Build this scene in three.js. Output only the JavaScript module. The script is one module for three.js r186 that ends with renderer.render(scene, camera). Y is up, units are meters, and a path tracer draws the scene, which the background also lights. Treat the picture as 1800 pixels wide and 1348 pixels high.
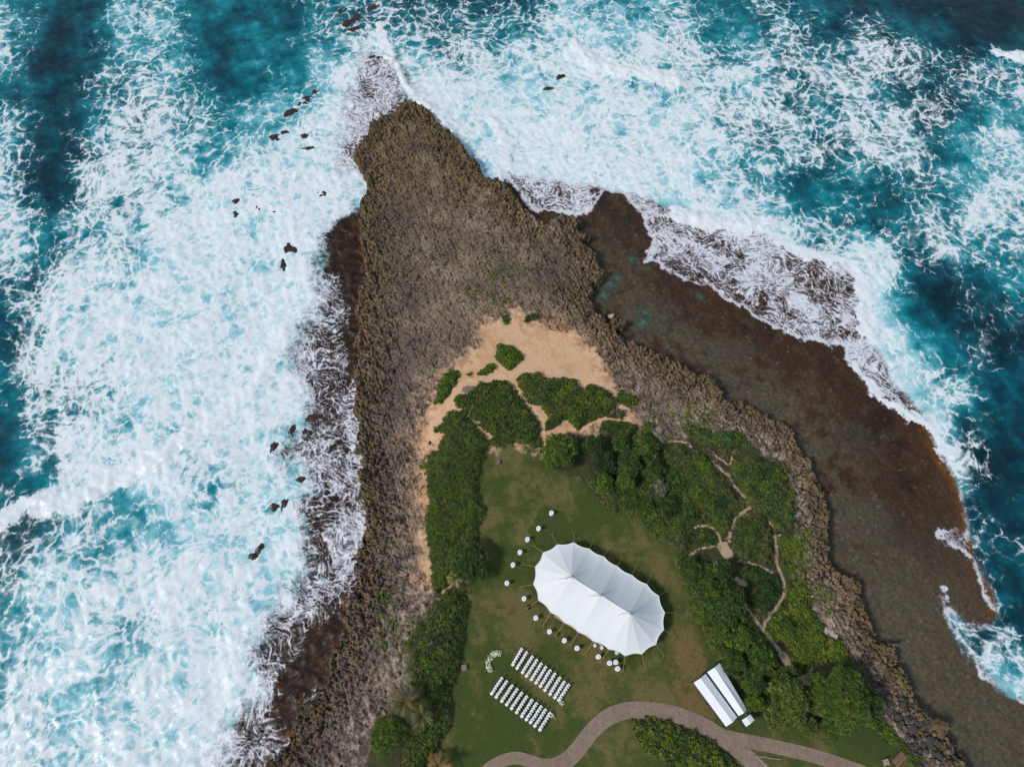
import * as THREE from 'three';
import { mergeGeometries, mergeVertices } from 'three/addons/utils/BufferGeometryUtils.js';

// ---------------------------------------------------------------- camera, sky, sun, exposure
const LAWN = 4, SEA = 0;
const scene = new THREE.Scene();
const camera = new THREE.PerspectiveCamera(58.65, 1800 / 1348, 1, 6000);
const TILT = 24 * Math.PI / 180;
camera.position.set(0, 124, 0);
camera.up.set(0, 0, -1);
camera.lookAt(0, 124 - 100 * Math.cos(TILT), -100 * Math.sin(TILT));

const skyTexture = (() => {                       // bright hazy sky: soft blue overhead, pale towards the horizon, thin cloud
  const w = 256, h = 128, a = new Float32Array(w * h * 4);
  for (let j = 0; j < h; j++) for (let i = 0; i < w; i++) {
    const el = ((j + 0.5) / h - 0.5) * Math.PI, az = (i + 0.5) / w * Math.PI * 2, t = Math.max(0, Math.sin(el));
    const cl = 1 + 0.06 * Math.sin(az * 3 + 4 * el) * Math.cos(el) + 0.05 * Math.sin(az * 5 - 7 * el + 1) * Math.cos(el);
    const k = 0.44 * cl;
    a.set([k * (0.90 - 0.42 * t), k * (0.95 - 0.23 * t), k * (1.0 + 0.04 * t), 1], (j * w + i) * 4);
  }
  const tx = new THREE.DataTexture(a, w, h, THREE.RGBAFormat, THREE.FloatType);
  tx.mapping = THREE.EquirectangularReflectionMapping; tx.magFilter = THREE.LinearFilter; tx.needsUpdate = true;
  return tx;
})();
scene.background = skyTexture; scene.environment = skyTexture;

const sun = new THREE.DirectionalLight(new THREE.Color(1, 0.955, 0.89), 2.4);
const SUN_EL = 46 * Math.PI / 180;
sun.position.set(-0.92 * Math.cos(SUN_EL), Math.sin(SUN_EL), 0.39 * Math.cos(SUN_EL)).multiplyScalar(300);
sun.castShadow = true; sun.shadow.radius = 21; sun.shadow.mapSize.set(4096, 4096);
Object.assign(sun.shadow.camera, { left: -170, right: 170, top: 190, bottom: -120, near: 1, far: 800 });
scene.add(sun, sun.target);

const renderer = new THREE.WebGLRenderer({ antialias: true });
renderer.setSize(1024, 766); renderer.shadowMap.enabled = true;
renderer.toneMapping = THREE.LinearToneMapping; renderer.toneMappingExposure = 0.96;

// ---------------------------------------------------------------- survey: plan positions read off the photograph (fixed, independent of the camera above)
const SV = { h: 124, f: 1200, cx: 900, cy: 674, c: Math.cos(24 * Math.PI / 180), s: Math.sin(24 * Math.PI / 180) };
function at(px, py, y = LAWN) {                    // survey mark at height y -> plan position in metres
  const a = (px - SV.cx) / SV.f, b = (SV.cy - py) / SV.f, dy = -SV.c + b * SV.s, dz = -SV.s - b * SV.c, k = (y - SV.h) / dy;
  return new THREE.Vector3(a * k, y, dz * k);
}
function mark(x, y, z) {                           // the reverse: [px, py]
  const Y = y - SV.h, depth = -(Y * SV.c + z * SV.s), up = Y * SV.s - z * SV.c;
  return [SV.cx + SV.f * x / depth, SV.cy - SV.f * up / depth];
}
const plan = (pts, y = LAWN) => pts.map(([a, b]) => { const p = at(a, b, y); return [p.x, p.z]; });

// ---------------------------------------------------------------- small maths, noise
function rng(seed) { let s = seed >>> 0; return () => { s = (s + 0x6D2B79F5) >>> 0; let t = s; t = Math.imul(t ^ (t >>> 15), t | 1); t ^= t + Math.imul(t ^ (t >>> 7), t | 61); return ((t ^ (t >>> 14)) >>> 0) / 4294967296; }; }
const clamp = (v, a = 0, b = 1) => v < a ? a : v > b ? b : v;
const ss = (a, b, v) => { const t = clamp((v - a) / (b - a)); return t * t * (3 - 2 * t); };
const mix = (a, b, t) => a + (b - a) * t;
const lin = c => { c /= 255; return c <= 0.04045 ? c / 12.92 : ((c + 0.055) / 1.055) ** 2.4; };
const C = (r, g, b) => new THREE.Color().setRGB(lin(r), lin(g), lin(b));

class Tile {                                       // a square, endlessly repeating field, read with bilinear filtering
  constructor(n, fill) { this.n = n; this.d = new Float32Array(n * n); for (let j = 0; j < n; j++) for (let i = 0; i < n; i++) this.d[j * n + i] = fill(i / n, j / n); }
  get(u, v) {
    const n = this.n; u = (u - Math.floor(u)) * n; v = (v - Math.floor(v)) * n;
    let i = u | 0, j = v | 0; if (i >= n) i = n - 1; if (j >= n) j = n - 1;
    const fu = u - i, fv = v - j, i1 = i + 1 === n ? 0 : i + 1, j1 = j + 1 === n ? 0 : j + 1, d = this.d;
    const a = d[j * n + i], b = d[j * n + i1], c = d[j1 * n + i], e = d[j1 * n + i1];
    return a + (b - a) * fu + (c - a) * fv + (a - b - c + e) * fu * fv;
  }
}
function latticeNoise(seed) {
  const r = rng(seed), P = new Uint8Array(512), G = [];
  for (let i = 0; i < 256; i++) { P[i] = i; const a = r() * Math.PI * 2; G.push(Math.cos(a), Math.sin(a)); }
  for (let i = 255; i > 0; i--) { const j = r() * (i + 1) | 0, t = P[i]; P[i] = P[j]; P[j] = t; }
  for (let i = 0; i < 256; i++) P[i + 256] = P[i];
  return (x, y, period) => {
    const xi = Math.floor(x), yi = Math.floor(y), fx = x - xi, fy = y - yi;
    const u = fx * fx * fx * (fx * (fx * 6 - 15) + 10), v = fy * fy * fy * (fy * (fy * 6 - 15) + 10);
    const g = (ix, iy, dx, dy) => { ix = ((ix % period) + period) % period; iy = ((iy % period) + period) % period; const k = P[P[ix & 255] + (iy & 255)] * 2; return G[k] * dx + G[k + 1] * dy; };
    return mix(mix(g(xi, yi, fx, fy), g(xi + 1, yi, fx - 1, fy), u), mix(g(xi, yi + 1, fx, fy - 1), g(xi + 1, yi + 1, fx - 1, fy - 1), u), v);
  };
}
const ln = latticeNoise(11), ln2 = latticeNoise(29);
const fbmOf = (f, base, oct, gain) => (u, v) => { let s = 0, a = 1, t = 0, p = base; for (let o = 0; o < oct; o++) { s += a * f(u * p, v * p, p); t += a; a *= gain; p *= 2; } return 0.5 + 0.9 * s / t * 1.5; };
const FB = new Tile(512, fbmOf(ln, 8, 5, 0.55));                     // cloudy noise, about 0..1, 8 periods a tile
const FC = new Tile(512, fbmOf(ln2, 8, 5, 0.6));
const FS = new Tile(512, fbmOf(ln, 8, 2, 0.4)), FT = new Tile(512, fbmOf(ln2, 8, 2, 0.4));                // the same, smooth
const RI = new Tile(512, (u, v) => { let s = 0, a = 1, t = 0, p = 8; for (let o = 0; o < 5; o++) { const k = 1 - Math.abs(ln2(u * p + 3, v * p + 5, p)) * 2.2; s += a * k * k; t += a; a *= 0.55; p *= 2; } return s / t; });
function cellTile(n, cells, seed, jitter = 0.95) {                   // distance to the border between cells, in cells; and distance to the cell's seed
  const r = rng(seed), px = new Float32Array(cells * cells), py = new Float32Array(cells * cells);
  for (let i = 0; i < cells * cells; i++) { px[i] = 0.5 + (r() - 0.5) * jitter; py[i] = 0.5 + (r() - 0.5) * jitter; }
  const E = new Float32Array(n * n), F = new Float32Array(n * n);
  for (let j = 0; j < n; j++) for (let i = 0; i < n; i++) {
    const x = i / n * cells, y = j / n * cells, ci = Math.floor(x), cj = Math.floor(y); let d1 = 9, d2 = 9;
    for (let b = -1; b <= 1; b++) for (let a = -1; a <= 1; a++) {
      const k = ((cj + b + cells) % cells) * cells + (ci + a + cells) % cells, dx = ci + a + px[k] - x, dy = cj + b + py[k] - y, d = Math.sqrt(dx * dx + dy * dy);
      if (d < d1) { d2 = d1; d1 = d; } else if (d < d2) d2 = d;
    }
    E[j * n + i] = d2 - d1; F[j * n + i] = d1;
  }
  const mk = d => { const t = Object.create(Tile.prototype); t.n = n; t.d = d; return t; };
  return [mk(E), mk(F)];
}
const [VE, VF] = cellTile(1024, 32, 7), [VE2] = cellTile(1024, 32, 91);
const fb = (x, z, m) => FB.get((0.83 * x + 0.557 * z) / (8 * m), (0.83 * z - 0.557 * x) / (8 * m));            // m: size in metres of the largest features
const fc = (x, z, m) => FC.get((0.94 * x - 0.342 * z) / (8 * m) + 0.37, (0.94 * z + 0.342 * x) / (8 * m) + 0.11);
const fs = (x, z, m) => FS.get((0.7 * x + 0.714 * z) / (8 * m) + 0.2, (0.7 * z - 0.714 * x) / (8 * m)) - 0.5, ft = (x, z, m) => FT.get((0.9 * x - 0.436 * z) / (8 * m), (0.9 * z + 0.436 * x) / (8 * m) + 0.6) - 0.5;
const ri = (x, z, m) => RI.get((0.62 * x + 0.785 * z) / (8 * m), (0.62 * z - 0.785 * x) / (8 * m));
const ve = (x, z, m) => VE.get(x / (32 * m), z / (32 * m)), ve2 = (x, z, m) => VE2.get(x / (32 * m), z / (32 * m)), vf = (x, z, m) => VF.get(x / (32 * m), z / (32 * m));

function insideDist(poly, x, z) {                  // metres inside (+) or outside (-) an outline
  let best = 1e9, inside = false;
  for (let i = 0, j = poly.length - 1; i < poly.length; j = i++) {
    const [ax, az] = poly[j], [bx, bz] = poly[i], ex = bx - ax, ez = bz - az, t = clamp(((x - ax) * ex + (z - az) * ez) / (ex * ex + ez * ez + 1e-12));
    const dx = x - ax - t * ex, dz = z - az - t * ez, d = dx * dx + dz * dz; if (d < best) best = d;
    if ((az > z) !== (bz > z) && x < (bx - ax) * (z - az) / (bz - az) + ax) inside = !inside;
  }
  return inside ? Math.sqrt(best) : -Math.sqrt(best);
}
function lineDist(line, x, z) {
  let best = 1e9;
  for (let i = 1; i < line.length; i++) {
    const [ax, az] = line[i - 1], [bx, bz] = line[i], ex = bx - ax, ez = bz - az, t = clamp(((x - ax) * ex + (z - az) * ez) / (ex * ex + ez * ez + 1e-12));
    const dx = x - ax - t * ex, dz = z - az - t * ez, d = dx * dx + dz * dz; if (d < best) best = d;
  }
  return Math.sqrt(best);
}
class Field {                                      // a function sampled on a plan grid
  constructor(x0, z0, x1, z1, step, fn) {
    Object.assign(this, { x0, z0, step, nx: Math.ceil((x1 - x0) / step) + 1, nz: Math.ceil((z1 - z0) / step) + 1 });
    this.d = new Float32Array(this.nx * this.nz);
    for (let j = 0; j < this.nz; j++) for (let i = 0; i < this.nx; i++) this.d[j * this.nx + i] = fn(x0 + i * step, z0 + j * step);
  }
  get(x, z) {
    const u = clamp((x - this.x0) / this.step, 0, this.nx - 1.001), v = clamp((z - this.z0) / this.step, 0, this.nz - 1.001), i = u | 0, j = v | 0, a = u - i, b = v - j, n = this.nx, d = this.d, k = j * n + i;
    return (d[k] * (1 - a) + d[k + 1] * a) * (1 - b) + (d[k + n] * (1 - a) + d[k + n + 1] * a) * b;
  }
}
function smoothLine(pts, n = 6) {                  // Catmull-Rom through plan points
  const c = new THREE.CatmullRomCurve3(pts.map(([x, z]) => new THREE.Vector3(x, 0, z)), false, 'centripetal');
  return c.getPoints(n * (pts.length - 1)).map(p => [p.x, p.z]);
}

// ---------------------------------------------------------------- outlines of the place
const ROCK_EDGE = plan([[714, 172], [732, 177], [750, 190], [768, 206], [788, 228], [806, 244], [824, 264], [840, 280], [848, 304], [880, 308], [892, 322], [897, 329], [917, 350], [936, 375], [952, 384], [970, 377], [998, 375], [1026, 387], [1019, 400], [1042, 412], [1028, 426], [1042, 437], [1055, 451], [1065, 474], [1062, 493], [1044, 497], [1044, 520], [1055, 545], [1072, 562], [1085, 550], [1106, 559], [1104, 571], [1086, 578], [1090, 589], [1125, 600], [1150, 612], [1175, 625], [1200, 637], [1233, 650], [1263, 667], [1280, 694], [1323, 704], [1347, 727], [1387, 740], [1407, 760], [1414, 787], [1434, 810], [1450, 857], [1467, 897], [1467, 943], [1470, 997], [1510, 1017], [1523, 1043], [1530, 1087], [1547, 1127], [1580, 1133], [1587, 1163], [1613, 1200], [1613, 1220], [1630, 1247], [1650, 1270], [1667, 1287], [1700, 1330], [1713, 1350], [1760, 1500], [430, 1500], [455, 1380], [470, 1337], [497, 1303], [513, 1280], [523, 1240], [550, 1227], [567, 1193], [570, 1157], [590, 1130], [603, 1090], [612, 1050], [622, 1020], [620, 980], [632, 940], [640, 900], [630, 860], [632, 820], [625, 790], [628, 750], [618, 720], [623, 698], [618, 658], [626, 627], [623, 602], [626, 574], [621, 542], [628, 524], [626, 506], [641, 489], [636, 466], [638, 436], [628, 410], [634, 390], [626, 382], [628, 360], [638, 342], [642, 324], [640, 308], [626, 288], [618, 274], [622, 262], [628, 248], [644, 236], [642, 224], [654, 208], [670, 197], [686, 198], [698, 186]], 2.2);
const REEF_EAST = plan([[884, 300], [960, 314], [1055, 328], [1110, 338], [1200, 372], [1280, 395], [1345, 412], [1400, 440], [1480, 465], [1508, 490], [1517, 530], [1526, 590], [1545, 618], [1575, 680], [1620, 722], [1642, 755], [1650, 790], [1682, 840], [1695, 880], [1707, 950], [1722, 1000], [1747, 1050], [1758, 1085], [1740, 1100], [1700, 1098], [1672, 1075], [1668, 1095], [1690, 1130], [1725, 1170], [1760, 1212], [1810, 1236], [1900, 1290], [2000, 1500], [1500, 1500], [1450, 1000], [1200, 690], [1000, 560], [900, 380]], 0.1);
const SHELF_WEST = plan([[640, 356], [605, 372], [578, 398], [562, 440], [556, 480], [550, 540], [525, 590], [500, 615], [520, 640], [540, 700], [538, 740], [505, 765], [495, 800], [545, 835], [520, 890], [535, 950], [525, 1010], [500, 1050], [465, 1090], [440, 1150], [455, 1200], [425, 1245], [392, 1290], [375, 1348], [340, 1500], [700, 1500], [700, 1000], [720, 600], [680, 400]], 0.1);
const TIP_LEDGE = plan([[640, 95], [695, 95], [715, 140], [740, 185], [780, 215], [800, 240], [700, 300], [600, 300], [600, 200]], 0.1);
const SAND = plan([[847, 564], [864, 553], [900, 551], [905, 540], [918, 562], [949, 556], [973, 564], [1002, 573], [1022, 587], [1028, 602], [1050, 611], [1056, 638], [1073, 660], [1082, 689], [1086, 706], [1104, 713], [1112, 726], [1128, 742], [1100, 747], [1000, 762], [962, 790], [950, 790], [945, 778], [865, 781], [800, 760], [776, 790], [757, 792], [752, 850], [750, 900], [747, 940], [757, 965], [758, 1000], [761, 1040], [751, 1052], [745, 1000], [748, 962], [738, 940], [744, 880], [741, 800], [743, 760], [748, 725], [764, 698], [770, 678], [784, 651], [800, 642], [824, 627], [836, 600]]);
const INNER = plan([[1125, 742], [1170, 772], [1215, 764], [1245, 756], [1310, 758], [1345, 792], [1390, 815], [1405, 860], [1408, 905], [1420, 965], [1400, 1000], [1430, 1030], [1440, 1080], [1460, 1110], [1500, 1150], [1540, 1200], [1560, 1250], [1590, 1300], [1625, 1340], [1660, 1500], [630, 1500], [642, 1330], [648, 1280], [680, 1250], [720, 1225], [712, 1180], [718, 1130], [740, 1080], [752, 1050], [757, 990], [748, 945], [750, 880], [750, 790], [764, 700], [800, 660], [1060, 680]]);
const LAWN_EDGE = plan([[863, 776], [900, 776], [932, 774], [960, 775], [957, 790], [957, 806], [975, 824], [1000, 840], [1016, 836], [1027, 850], [1060, 885], [1100, 908], [1140, 930], [1172, 948], [1200, 985], [1196, 1000], [1206, 1040], [1220, 1080], [1240, 1120], [1262, 1165], [1300, 1240], [1330, 1262], [1380, 1275], [1440, 1280], [1500, 1290], [1545, 1285], [1580, 1297], [1618, 1330], [1650, 1500], [730, 1500], [758, 1335], [786, 1290], [790, 1240], [790, 1205], [803, 1180], [810, 1120], [818, 1060], [820, 1040], [835, 1015], [850, 990], [842, 950], [843, 900], [840, 850], [842, 812], [850, 795]]);
// worn foot tracks of pale soil: [width in metres, points]
const TRACKS = [[0.9, [[905, 672], [912, 690], [930, 712], [945, 727], [953, 740], [954, 760], [954, 782]]], [0.55, [[797, 716], [830, 738], [848, 758], [862, 778]]], [0.8, [[1112, 728], [1098, 738], [1070, 735], [1048, 738], [1032, 750], [1015, 757]]], [1.6, [[988, 748], [1000, 750]]], [0.7, [[1104, 716], [1125, 742], [1150, 758], [1168, 775]]], [0.6, [[1168, 776], [1184, 774], [1211, 776], [1220, 790], [1233, 794]]], [0.8, [[1254, 809], [1268, 824], [1282, 834], [1290, 850], [1306, 868], [1319, 889], [1309, 898], [1295, 911], [1287, 929], [1282, 950]]], [0.55, [[1262, 800], [1285, 815], [1290, 800]]], [0.6, [[1267, 950], [1260, 934], [1247, 925], [1222, 926]]], [0.6, [[1262, 961], [1241, 962], [1225, 968], [1214, 977]]], [2.6, [[1272, 962], [1279, 972]]], [0.75, [[1356, 913], [1364, 930], [1368, 945], [1370, 968], [1371, 991], [1380, 1013], [1384, 1033], [1380, 1049], [1360, 1076], [1343, 1100]]], [0.55, [[1300, 985], [1318, 988], [1338, 994], [1360, 1005]]], [0.9, [[1300, 1045], [1318, 1074], [1334, 1097], [1342, 1107], [1360, 1128], [1374, 1146]]], [1.7, [[1376, 1150], [1385, 1163], [1400, 1182], [1418, 1196]]], [1.5, [[1290, 1018], [1312, 1025]]], [0.5, [[776, 1042], [790, 1030], [806, 1018]]], [0.8, [[1430, 1176], [1418, 1192]]]].map(([w, p]) => [w * 0.8, smoothLine(plan(p))]);
const WALK_MAIN = smoothLine(plan([[800, 1440], [840, 1372], [862, 1350], [882, 1339], [906, 1333], [930, 1338], [950, 1345], [972, 1347], [998, 1337], [1018, 1316], [1040, 1287], [1066, 1263], [1097, 1250], [1132, 1248], [1180, 1254], [1228, 1271], [1272, 1297], [1308, 1325], [1340, 1352], [1400, 1410]]), 8);
const WALK_BRANCH = smoothLine(plan([[1262, 1292], [1310, 1302], [1365, 1313], [1425, 1327], [1478, 1343], [1540, 1366], [1620, 1400]]), 8);

const LB = { x0: -54, x1: 88, z0: -134, z1: 24 };             // land block
const SB = { x0: -152, x1: 152, z0: -184, z1: 30 };           // sea block
const inSea = fn => new Field(SB.x0, SB.z0, SB.x1, SB.z1, 0.75, fn), inLand = fn => new Field(LB.x0, LB.z0, LB.x1, LB.z1, 0.5, fn);
const fRock = inSea((x, z) => insideDist(ROCK_EDGE, x, z));
const fRockL = inLand((x, z) => insideDist(ROCK_EDGE, x, z));
const fReefE = inSea((x, z) => insideDist(REEF_EAST, x, z)), fShelf = inSea((x, z) => Math.max(insideDist(SHELF_WEST, x, z), insideDist(TIP_LEDGE, x, z)));
const fSand = inLand((x, z) => insideDist(SAND, x, z)), fInner = inLand((x, z) => insideDist(INNER, x, z)), fLawn = inLand((x, z) => insideDist(LAWN_EDGE, x, z));
const fTrack = new Field(LB.x0, LB.z0, LB.x1, LB.z1, 0.3, (x, z) => { let b = -9; if (x < -25 || x > 60 || z < -75) return b; for (const [w, l] of TRACKS) b = Math.max(b, w / 2 - lineDist(l, x, z)); return b; });
// ---------------------------------------------------------------- the headland: height and ground cover at any plan position
const rough = (x, z) => {                          // pitted, pinnacled limestone, about -1..1
  const wx = x + 0.7 * (fb(x, z, 2.2) - 0.5), wz = z + 0.7 * (fc(x, z, 2.2) - 0.5);
  const big = fb(x, z, 9), r1 = ri(wx, wz, 3.2), r2 = ri(wz + 31, wx - 7, 1.25), r3 = ri(x + 5, z + 3, 0.55);
  return 0.55 * (r1 - 0.5) + 0.7 * (fb(x + 20, z, 5) - 0.5) + 0.42 * (r2 - 0.5) + 0.5 * (r3 - 0.5) + 0.75 * (fc(x, z, 0.42) - 0.5) + 0.5 * (fb(x, z, 1.7) - 0.5)
    - 0.55 * ss(0.6, 0.74, fc(x + 60, z, 1.5)) - 0.5 * ss(0.58, 0.7, fb(x - 33, z, 0.62)) - 0.5 * ss(0.56, 0.68, fc(x - 11, z + 23, 0.36)) + 0.3;
};
const cracks = (x, z) => {                         // joints and solution pits, in metres below the surface
  const wx = x + 1.6 * fs(x, z, 3) + 0.5 * (fc(x, z, 1) - 0.5), wz = z + 1.6 * ft(x, z, 3) + 0.5 * (fb(x, z, 1) - 0.5), b1 = fb(x + 7, z, 11), b2 = fc(x, z + 7, 8);
  return 0.6 * ss(0.4, 0.6, b1) * (1 - ss(0, 0.085, ve(wx + 0.4 * wz, wz - 0.4 * wx, 4.2))) + 0.45 * ss(0.45, 0.65, b2) * (1 - ss(0, 0.13, ve2(wx, wz, 2.1))) + 0.55 * ss(0.68, 0.78, fc(x - 45, z, 1.1)) + 0.5 * ss(0.7, 0.8, fb(x - 45, z, 2.4));
};
const edgeNoise = (x, z) => 1.5 * (fb(x, z, 4) - 0.5) + 1.1 * (fc(x, z, 1.4) - 0.5) + 0.5 * (ri(x, z, 0.9) - 0.5);
function ground(x, z) {                            // what lies here: share of bare rock, sand, turf, depth inside the shore
  const d = fRockL.get(x, z) + edgeNoise(x, z);
  const n = (fb(x, z, 3) - 0.5) * 3.2 + (fc(x, z, 1.1) - 0.5) * 2.2, big = (fc(x + 9, z, 6) - 0.5) * 4;
  const sand = Math.max(ss(-1.5, 1.2, fSand.get(x, z) + n * 1.25 + big * ss(-1, 1, -z - 46)), ss(-0.15, 0.12, fTrack.get(x, z) - 0.06 + (fc(x, z, 0.7) - 0.5) * 0.5));
  const lawn = ss(-0.3, 0.3, fLawn.get(x, z) + (fc(x, z, 1) - 0.5) * 0.8);
  const inner = ss(-0.8, 1.2, fInner.get(x, z) + n * 0.5);
  const rock = (1 - Math.max(sand, lawn)) * (1 - inner);
  return { d, sand, lawn, inner, rock };
}
function smoothHeight(x, z) {
  const d = fRockL.get(x, z), i = fInner.get(x, z);
  return 2.15 + (LAWN - 2.15) * ss(-16, 4, i) * ss(2, 22, d) + 0.35 * (fb(x, z, 14) - 0.5) * (1 - ss(-2, 2, i));
}
function landHeight(x, z, g = ground(x, z)) {
  const rim = ss(10, 1, g.d), amp = g.rock * mix(0.27, 0.78, rim) + g.sand * 0.03;
  const top = smoothHeight(x, z) + amp * rough(x, z) - g.rock * mix(0.6, 1, rim) * cracks(x, z) + rim * g.rock * 0.25;
  return mix(-0.9, top, ss(-0.35, 0.75, g.d));
}

// ---- headland colours (plan texture, 2048 px over the land block)
function landTexture() {
  const n = 2048, W = LB.x1 - LB.x0, D = LB.z1 - LB.z0, a = new Uint8Array(n * n * 4);
  const dry = [[1195, 1120, 50, 0.5], [1222, 1165, 40, 0.65], [1180, 1060, 30, 0.35], [1170, 975, 45, 0.4], [870, 860, 40, 0.35], [890, 1040, 50, 0.5], [840, 1130, 40, 0.4], [950, 1180, 22, 0.8], [925, 1185, 16, 0.9], [960, 1205, 30, 0.45], [1090, 1200, 50, 0.4], [1180, 1215, 60, 0.4], [985, 870, 40, 0.3], [1060, 905, 50, 0.3], [876, 812, 7, 1.2], [1235, 1235, 40, 0.5], [820, 1230, 40, 0.3], [900, 930, 50, 0.2], [1340, 1268, 30, 0.2]].map(([px, py, r, k]) => { const p = at(px, py); return [p.x, p.z, (r / 10.4) ** 2, k]; });
  const lush = [[960, 910, 50, 0.6], [900, 1270, 80, 0.8], [1000, 1260, 30, 0.5], [1110, 960, 40, 0.4], [870, 950, 30, 0.5], [880, 840, 14, 0.5], [1170, 1090, 20, 0.5], [1560, 1290, 60, 0.9], [1500, 1310, 60, 0.5], [950, 1060, 30, 0.3]].map(([px, py, r, k]) => { const p = at(px, py); return [p.x, p.z, (r / 10.4) ** 2, k]; });
  const L = c => c.map(lin);
  const cRockA = L([114, 98, 82]), cRockB = L([142, 122, 103]), cRockC = L([86, 75, 66]), cEdge = L([116, 95, 62]), cPale = L([176, 158, 146]), cWet = L([70, 54, 36]), cMoss = L([96, 98, 44]), cLichen = L([64, 55, 47]), cTip = L([108, 88, 54]), cPlum = L([92, 81, 82]);
  const cSand = L([224, 181, 144]), cSandB = L([208, 160, 120]), cOrange = L([178, 128, 92]), cTrack = L([188, 160, 134]), cTrackB = L([156, 122, 96]), cSoil = L([62, 52, 34]), cSoilB = L([64, 70, 30]);
  const cTurf = L([82, 85, 40]), cTurfB = L([62, 76, 28]), cTurfC = L([108, 98, 58]), cDry = L([122, 98, 62]);
  const o = [0, 0, 0], q = [0, 0, 0], set = (t, c) => { t[0] = c[0]; t[1] = c[1]; t[2] = c[2]; }, to = (t, c, k) => { k = clamp(k); t[0] += (c[0] - t[0]) * k; t[1] += (c[1] - t[1]) * k; t[2] += (c[2] - t[2]) * k; };
  for (let j = 0; j < n; j++) for (let i = 0; i < n; i++) {
    const x = LB.x0 + (i + 0.5) / n * W, z = LB.z0 + (j + 0.5) / n * D, k4 = (j * n + i) * 4;
    const d0 = fRockL.get(x, z); if (d0 < -3) { a[k4 + 3] = 255; continue; }
    const g = ground(x, z), f1 = fb(x, z, 7), f2 = fc(x, z, 1.6), f3 = fb(x + 31, z, 0.5), f4 = fc(x, z + 17, 0.28), f5 = fc(x, z, 16);
    // bare limestone
    set(o, cRockA); to(o, cRockB, ss(0.45, 0.8, f1) * 0.9); to(o, cRockC, ss(0.55, 0.2, f5) * 0.7);
    to(o, cTip, ss(-88, -112, z + 8 * (f1 - 0.5)) * ss(0.3, 0.62, f2 * 0.6 + f5 * 0.5) * 0.8); to(o, cPlum, ss(-14, -24, x + 8 * (f1 - 0.5)) * ss(-70, -50, z) * 0.6);
    to(o, cEdge, ss(9, 0.5, g.d) * ss(0.25, 0.6, f2) * 0.85); to(o, cMoss, ss(14, 4, g.d) * ss(0.62, 0.78, fb(x + 70, z, 2.5)) * 0.4);
    const pale = ss(-9, -0.5, fInner.get(x, z)) * ss(-4, 0, d0 - 6);
    to(o, cPale, pale * ss(0.42, 0.72, f2) * 0.75); to(o, cOrange, ss(-6, 0, fSand.get(x, z)) * ss(0.40, 0.64, f2 * 0.6 + f1 * 0.4) * 0.62);
    to(o, cOrange, ss(0.72, 0.85, fc(x + 50, z, 3)) * 0.16);
    to(o, cWet, ss(1.2, -0.2, g.d) * 0.7);
    to(o, cPale, ss(0.80, 0.95, f4) * 0.5);
    const f6 = fb(x - 90, z + 12, 2.1), f7 = fc(x + 44, z - 31, 0.9); to(o, cLichen, ss(0.5, 0.72, f6 * 0.55 + f7 * 0.5) * 0.75); to(o, cPale, ss(0.66, 0.84, f7) * ss(0.4, 0.7, f1) * 0.35);
    to(o, cRockB, ss(8, 20, g.d) * ss(0.35, 0.6, f1 * 0.6 + f6 * 0.4) * 0.55);
    const gr = 0.36 + 0.80 * f3 + 0.62 * f4; o[0] *= gr; o[1] *= gr; o[2] *= gr;
    // planted ground
    if (g.inner > 0.001) { set(q, cSoil); to(q, cSoilB, ss(0.35, 0.6, f2)); to(q, cTrackB, ss(0.66, 0.8, f1 * 0.5 + f3 * 0.5) * 0.6); const m = 0.7 + 0.6 * f4; q[0] *= m; q[1] *= m; q[2] *= m; to(o, q, g.inner); }
    if (g.lawn > 0.001) {
      let dk = 0, lk = 0; for (const [px, pz, r, k] of dry) { const e = (x - px) ** 2 + (z - pz) ** 2; if (e < r * 4) dk += k * Math.exp(-e / r * 1.4); } for (const [px, pz, r, k] of lush) { const e = (x - px) ** 2 + (z - pz) ** 2; if (e < r * 4) lk += k * Math.exp(-e / r * 1.4); }
      set(q, cTurf); const blot = f1 * 0.5 + f2 * 0.28 + f5 * 0.35;
      to(q, cTurfB, ss(0.5, 0.72, blot + 0.28 * lk) * 0.9); to(q, cTurfC, ss(0.56, 0.36, blot - 0.16 * dk + 0.12 * lk) * 0.85); to(q, cDry, ss(0.3, 0.75, dk * (0.5 + 0.9 * f2)) * 0.85);
      const m = 0.66 + 0.34 * f3 + 0.36 * f4; q[0] *= m; q[1] *= m; q[2] *= m; to(o, q, g.lawn);
    }
    if (g.sand > 0.001) {
      const tr = ss(-1.5, -0.2, fSand.get(x, z)); set(q, cTrack); to(q, cTrackB, ss(0.45, 0.7, f2) * 0.7); const s2 = [...cSand]; to(s2, cSandB, ss(0.4, 0.7, f1 * 0.6 + f2 * 0.4) * 0.8); to(s2, cOrange, ss(3, 0, fSand.get(x, z)) * ss(0.4, 0.7, f2) * 0.6); to(q, s2, tr);
      const m = 0.86 + 0.18 * f3 + 0.12 * f4; q[0] *= m; q[1] *= m; q[2] *= m; to(o, q, g.sand);
    }
    for (let c = 0; c < 3; c++) { const v = clamp(o[c]); a[k4 + c] = 255 * (v <= 0.0031308 ? v * 12.92 : 1.055 * v ** (1 / 2.4) - 0.055) + 0.5; }
    a[k4 + 3] = 255;
  }
  const t = new THREE.DataTexture(a, n, n); t.colorSpace = THREE.SRGBColorSpace; t.magFilter = t.minFilter = THREE.LinearFilter; t.needsUpdate = true; return t;
}

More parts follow.
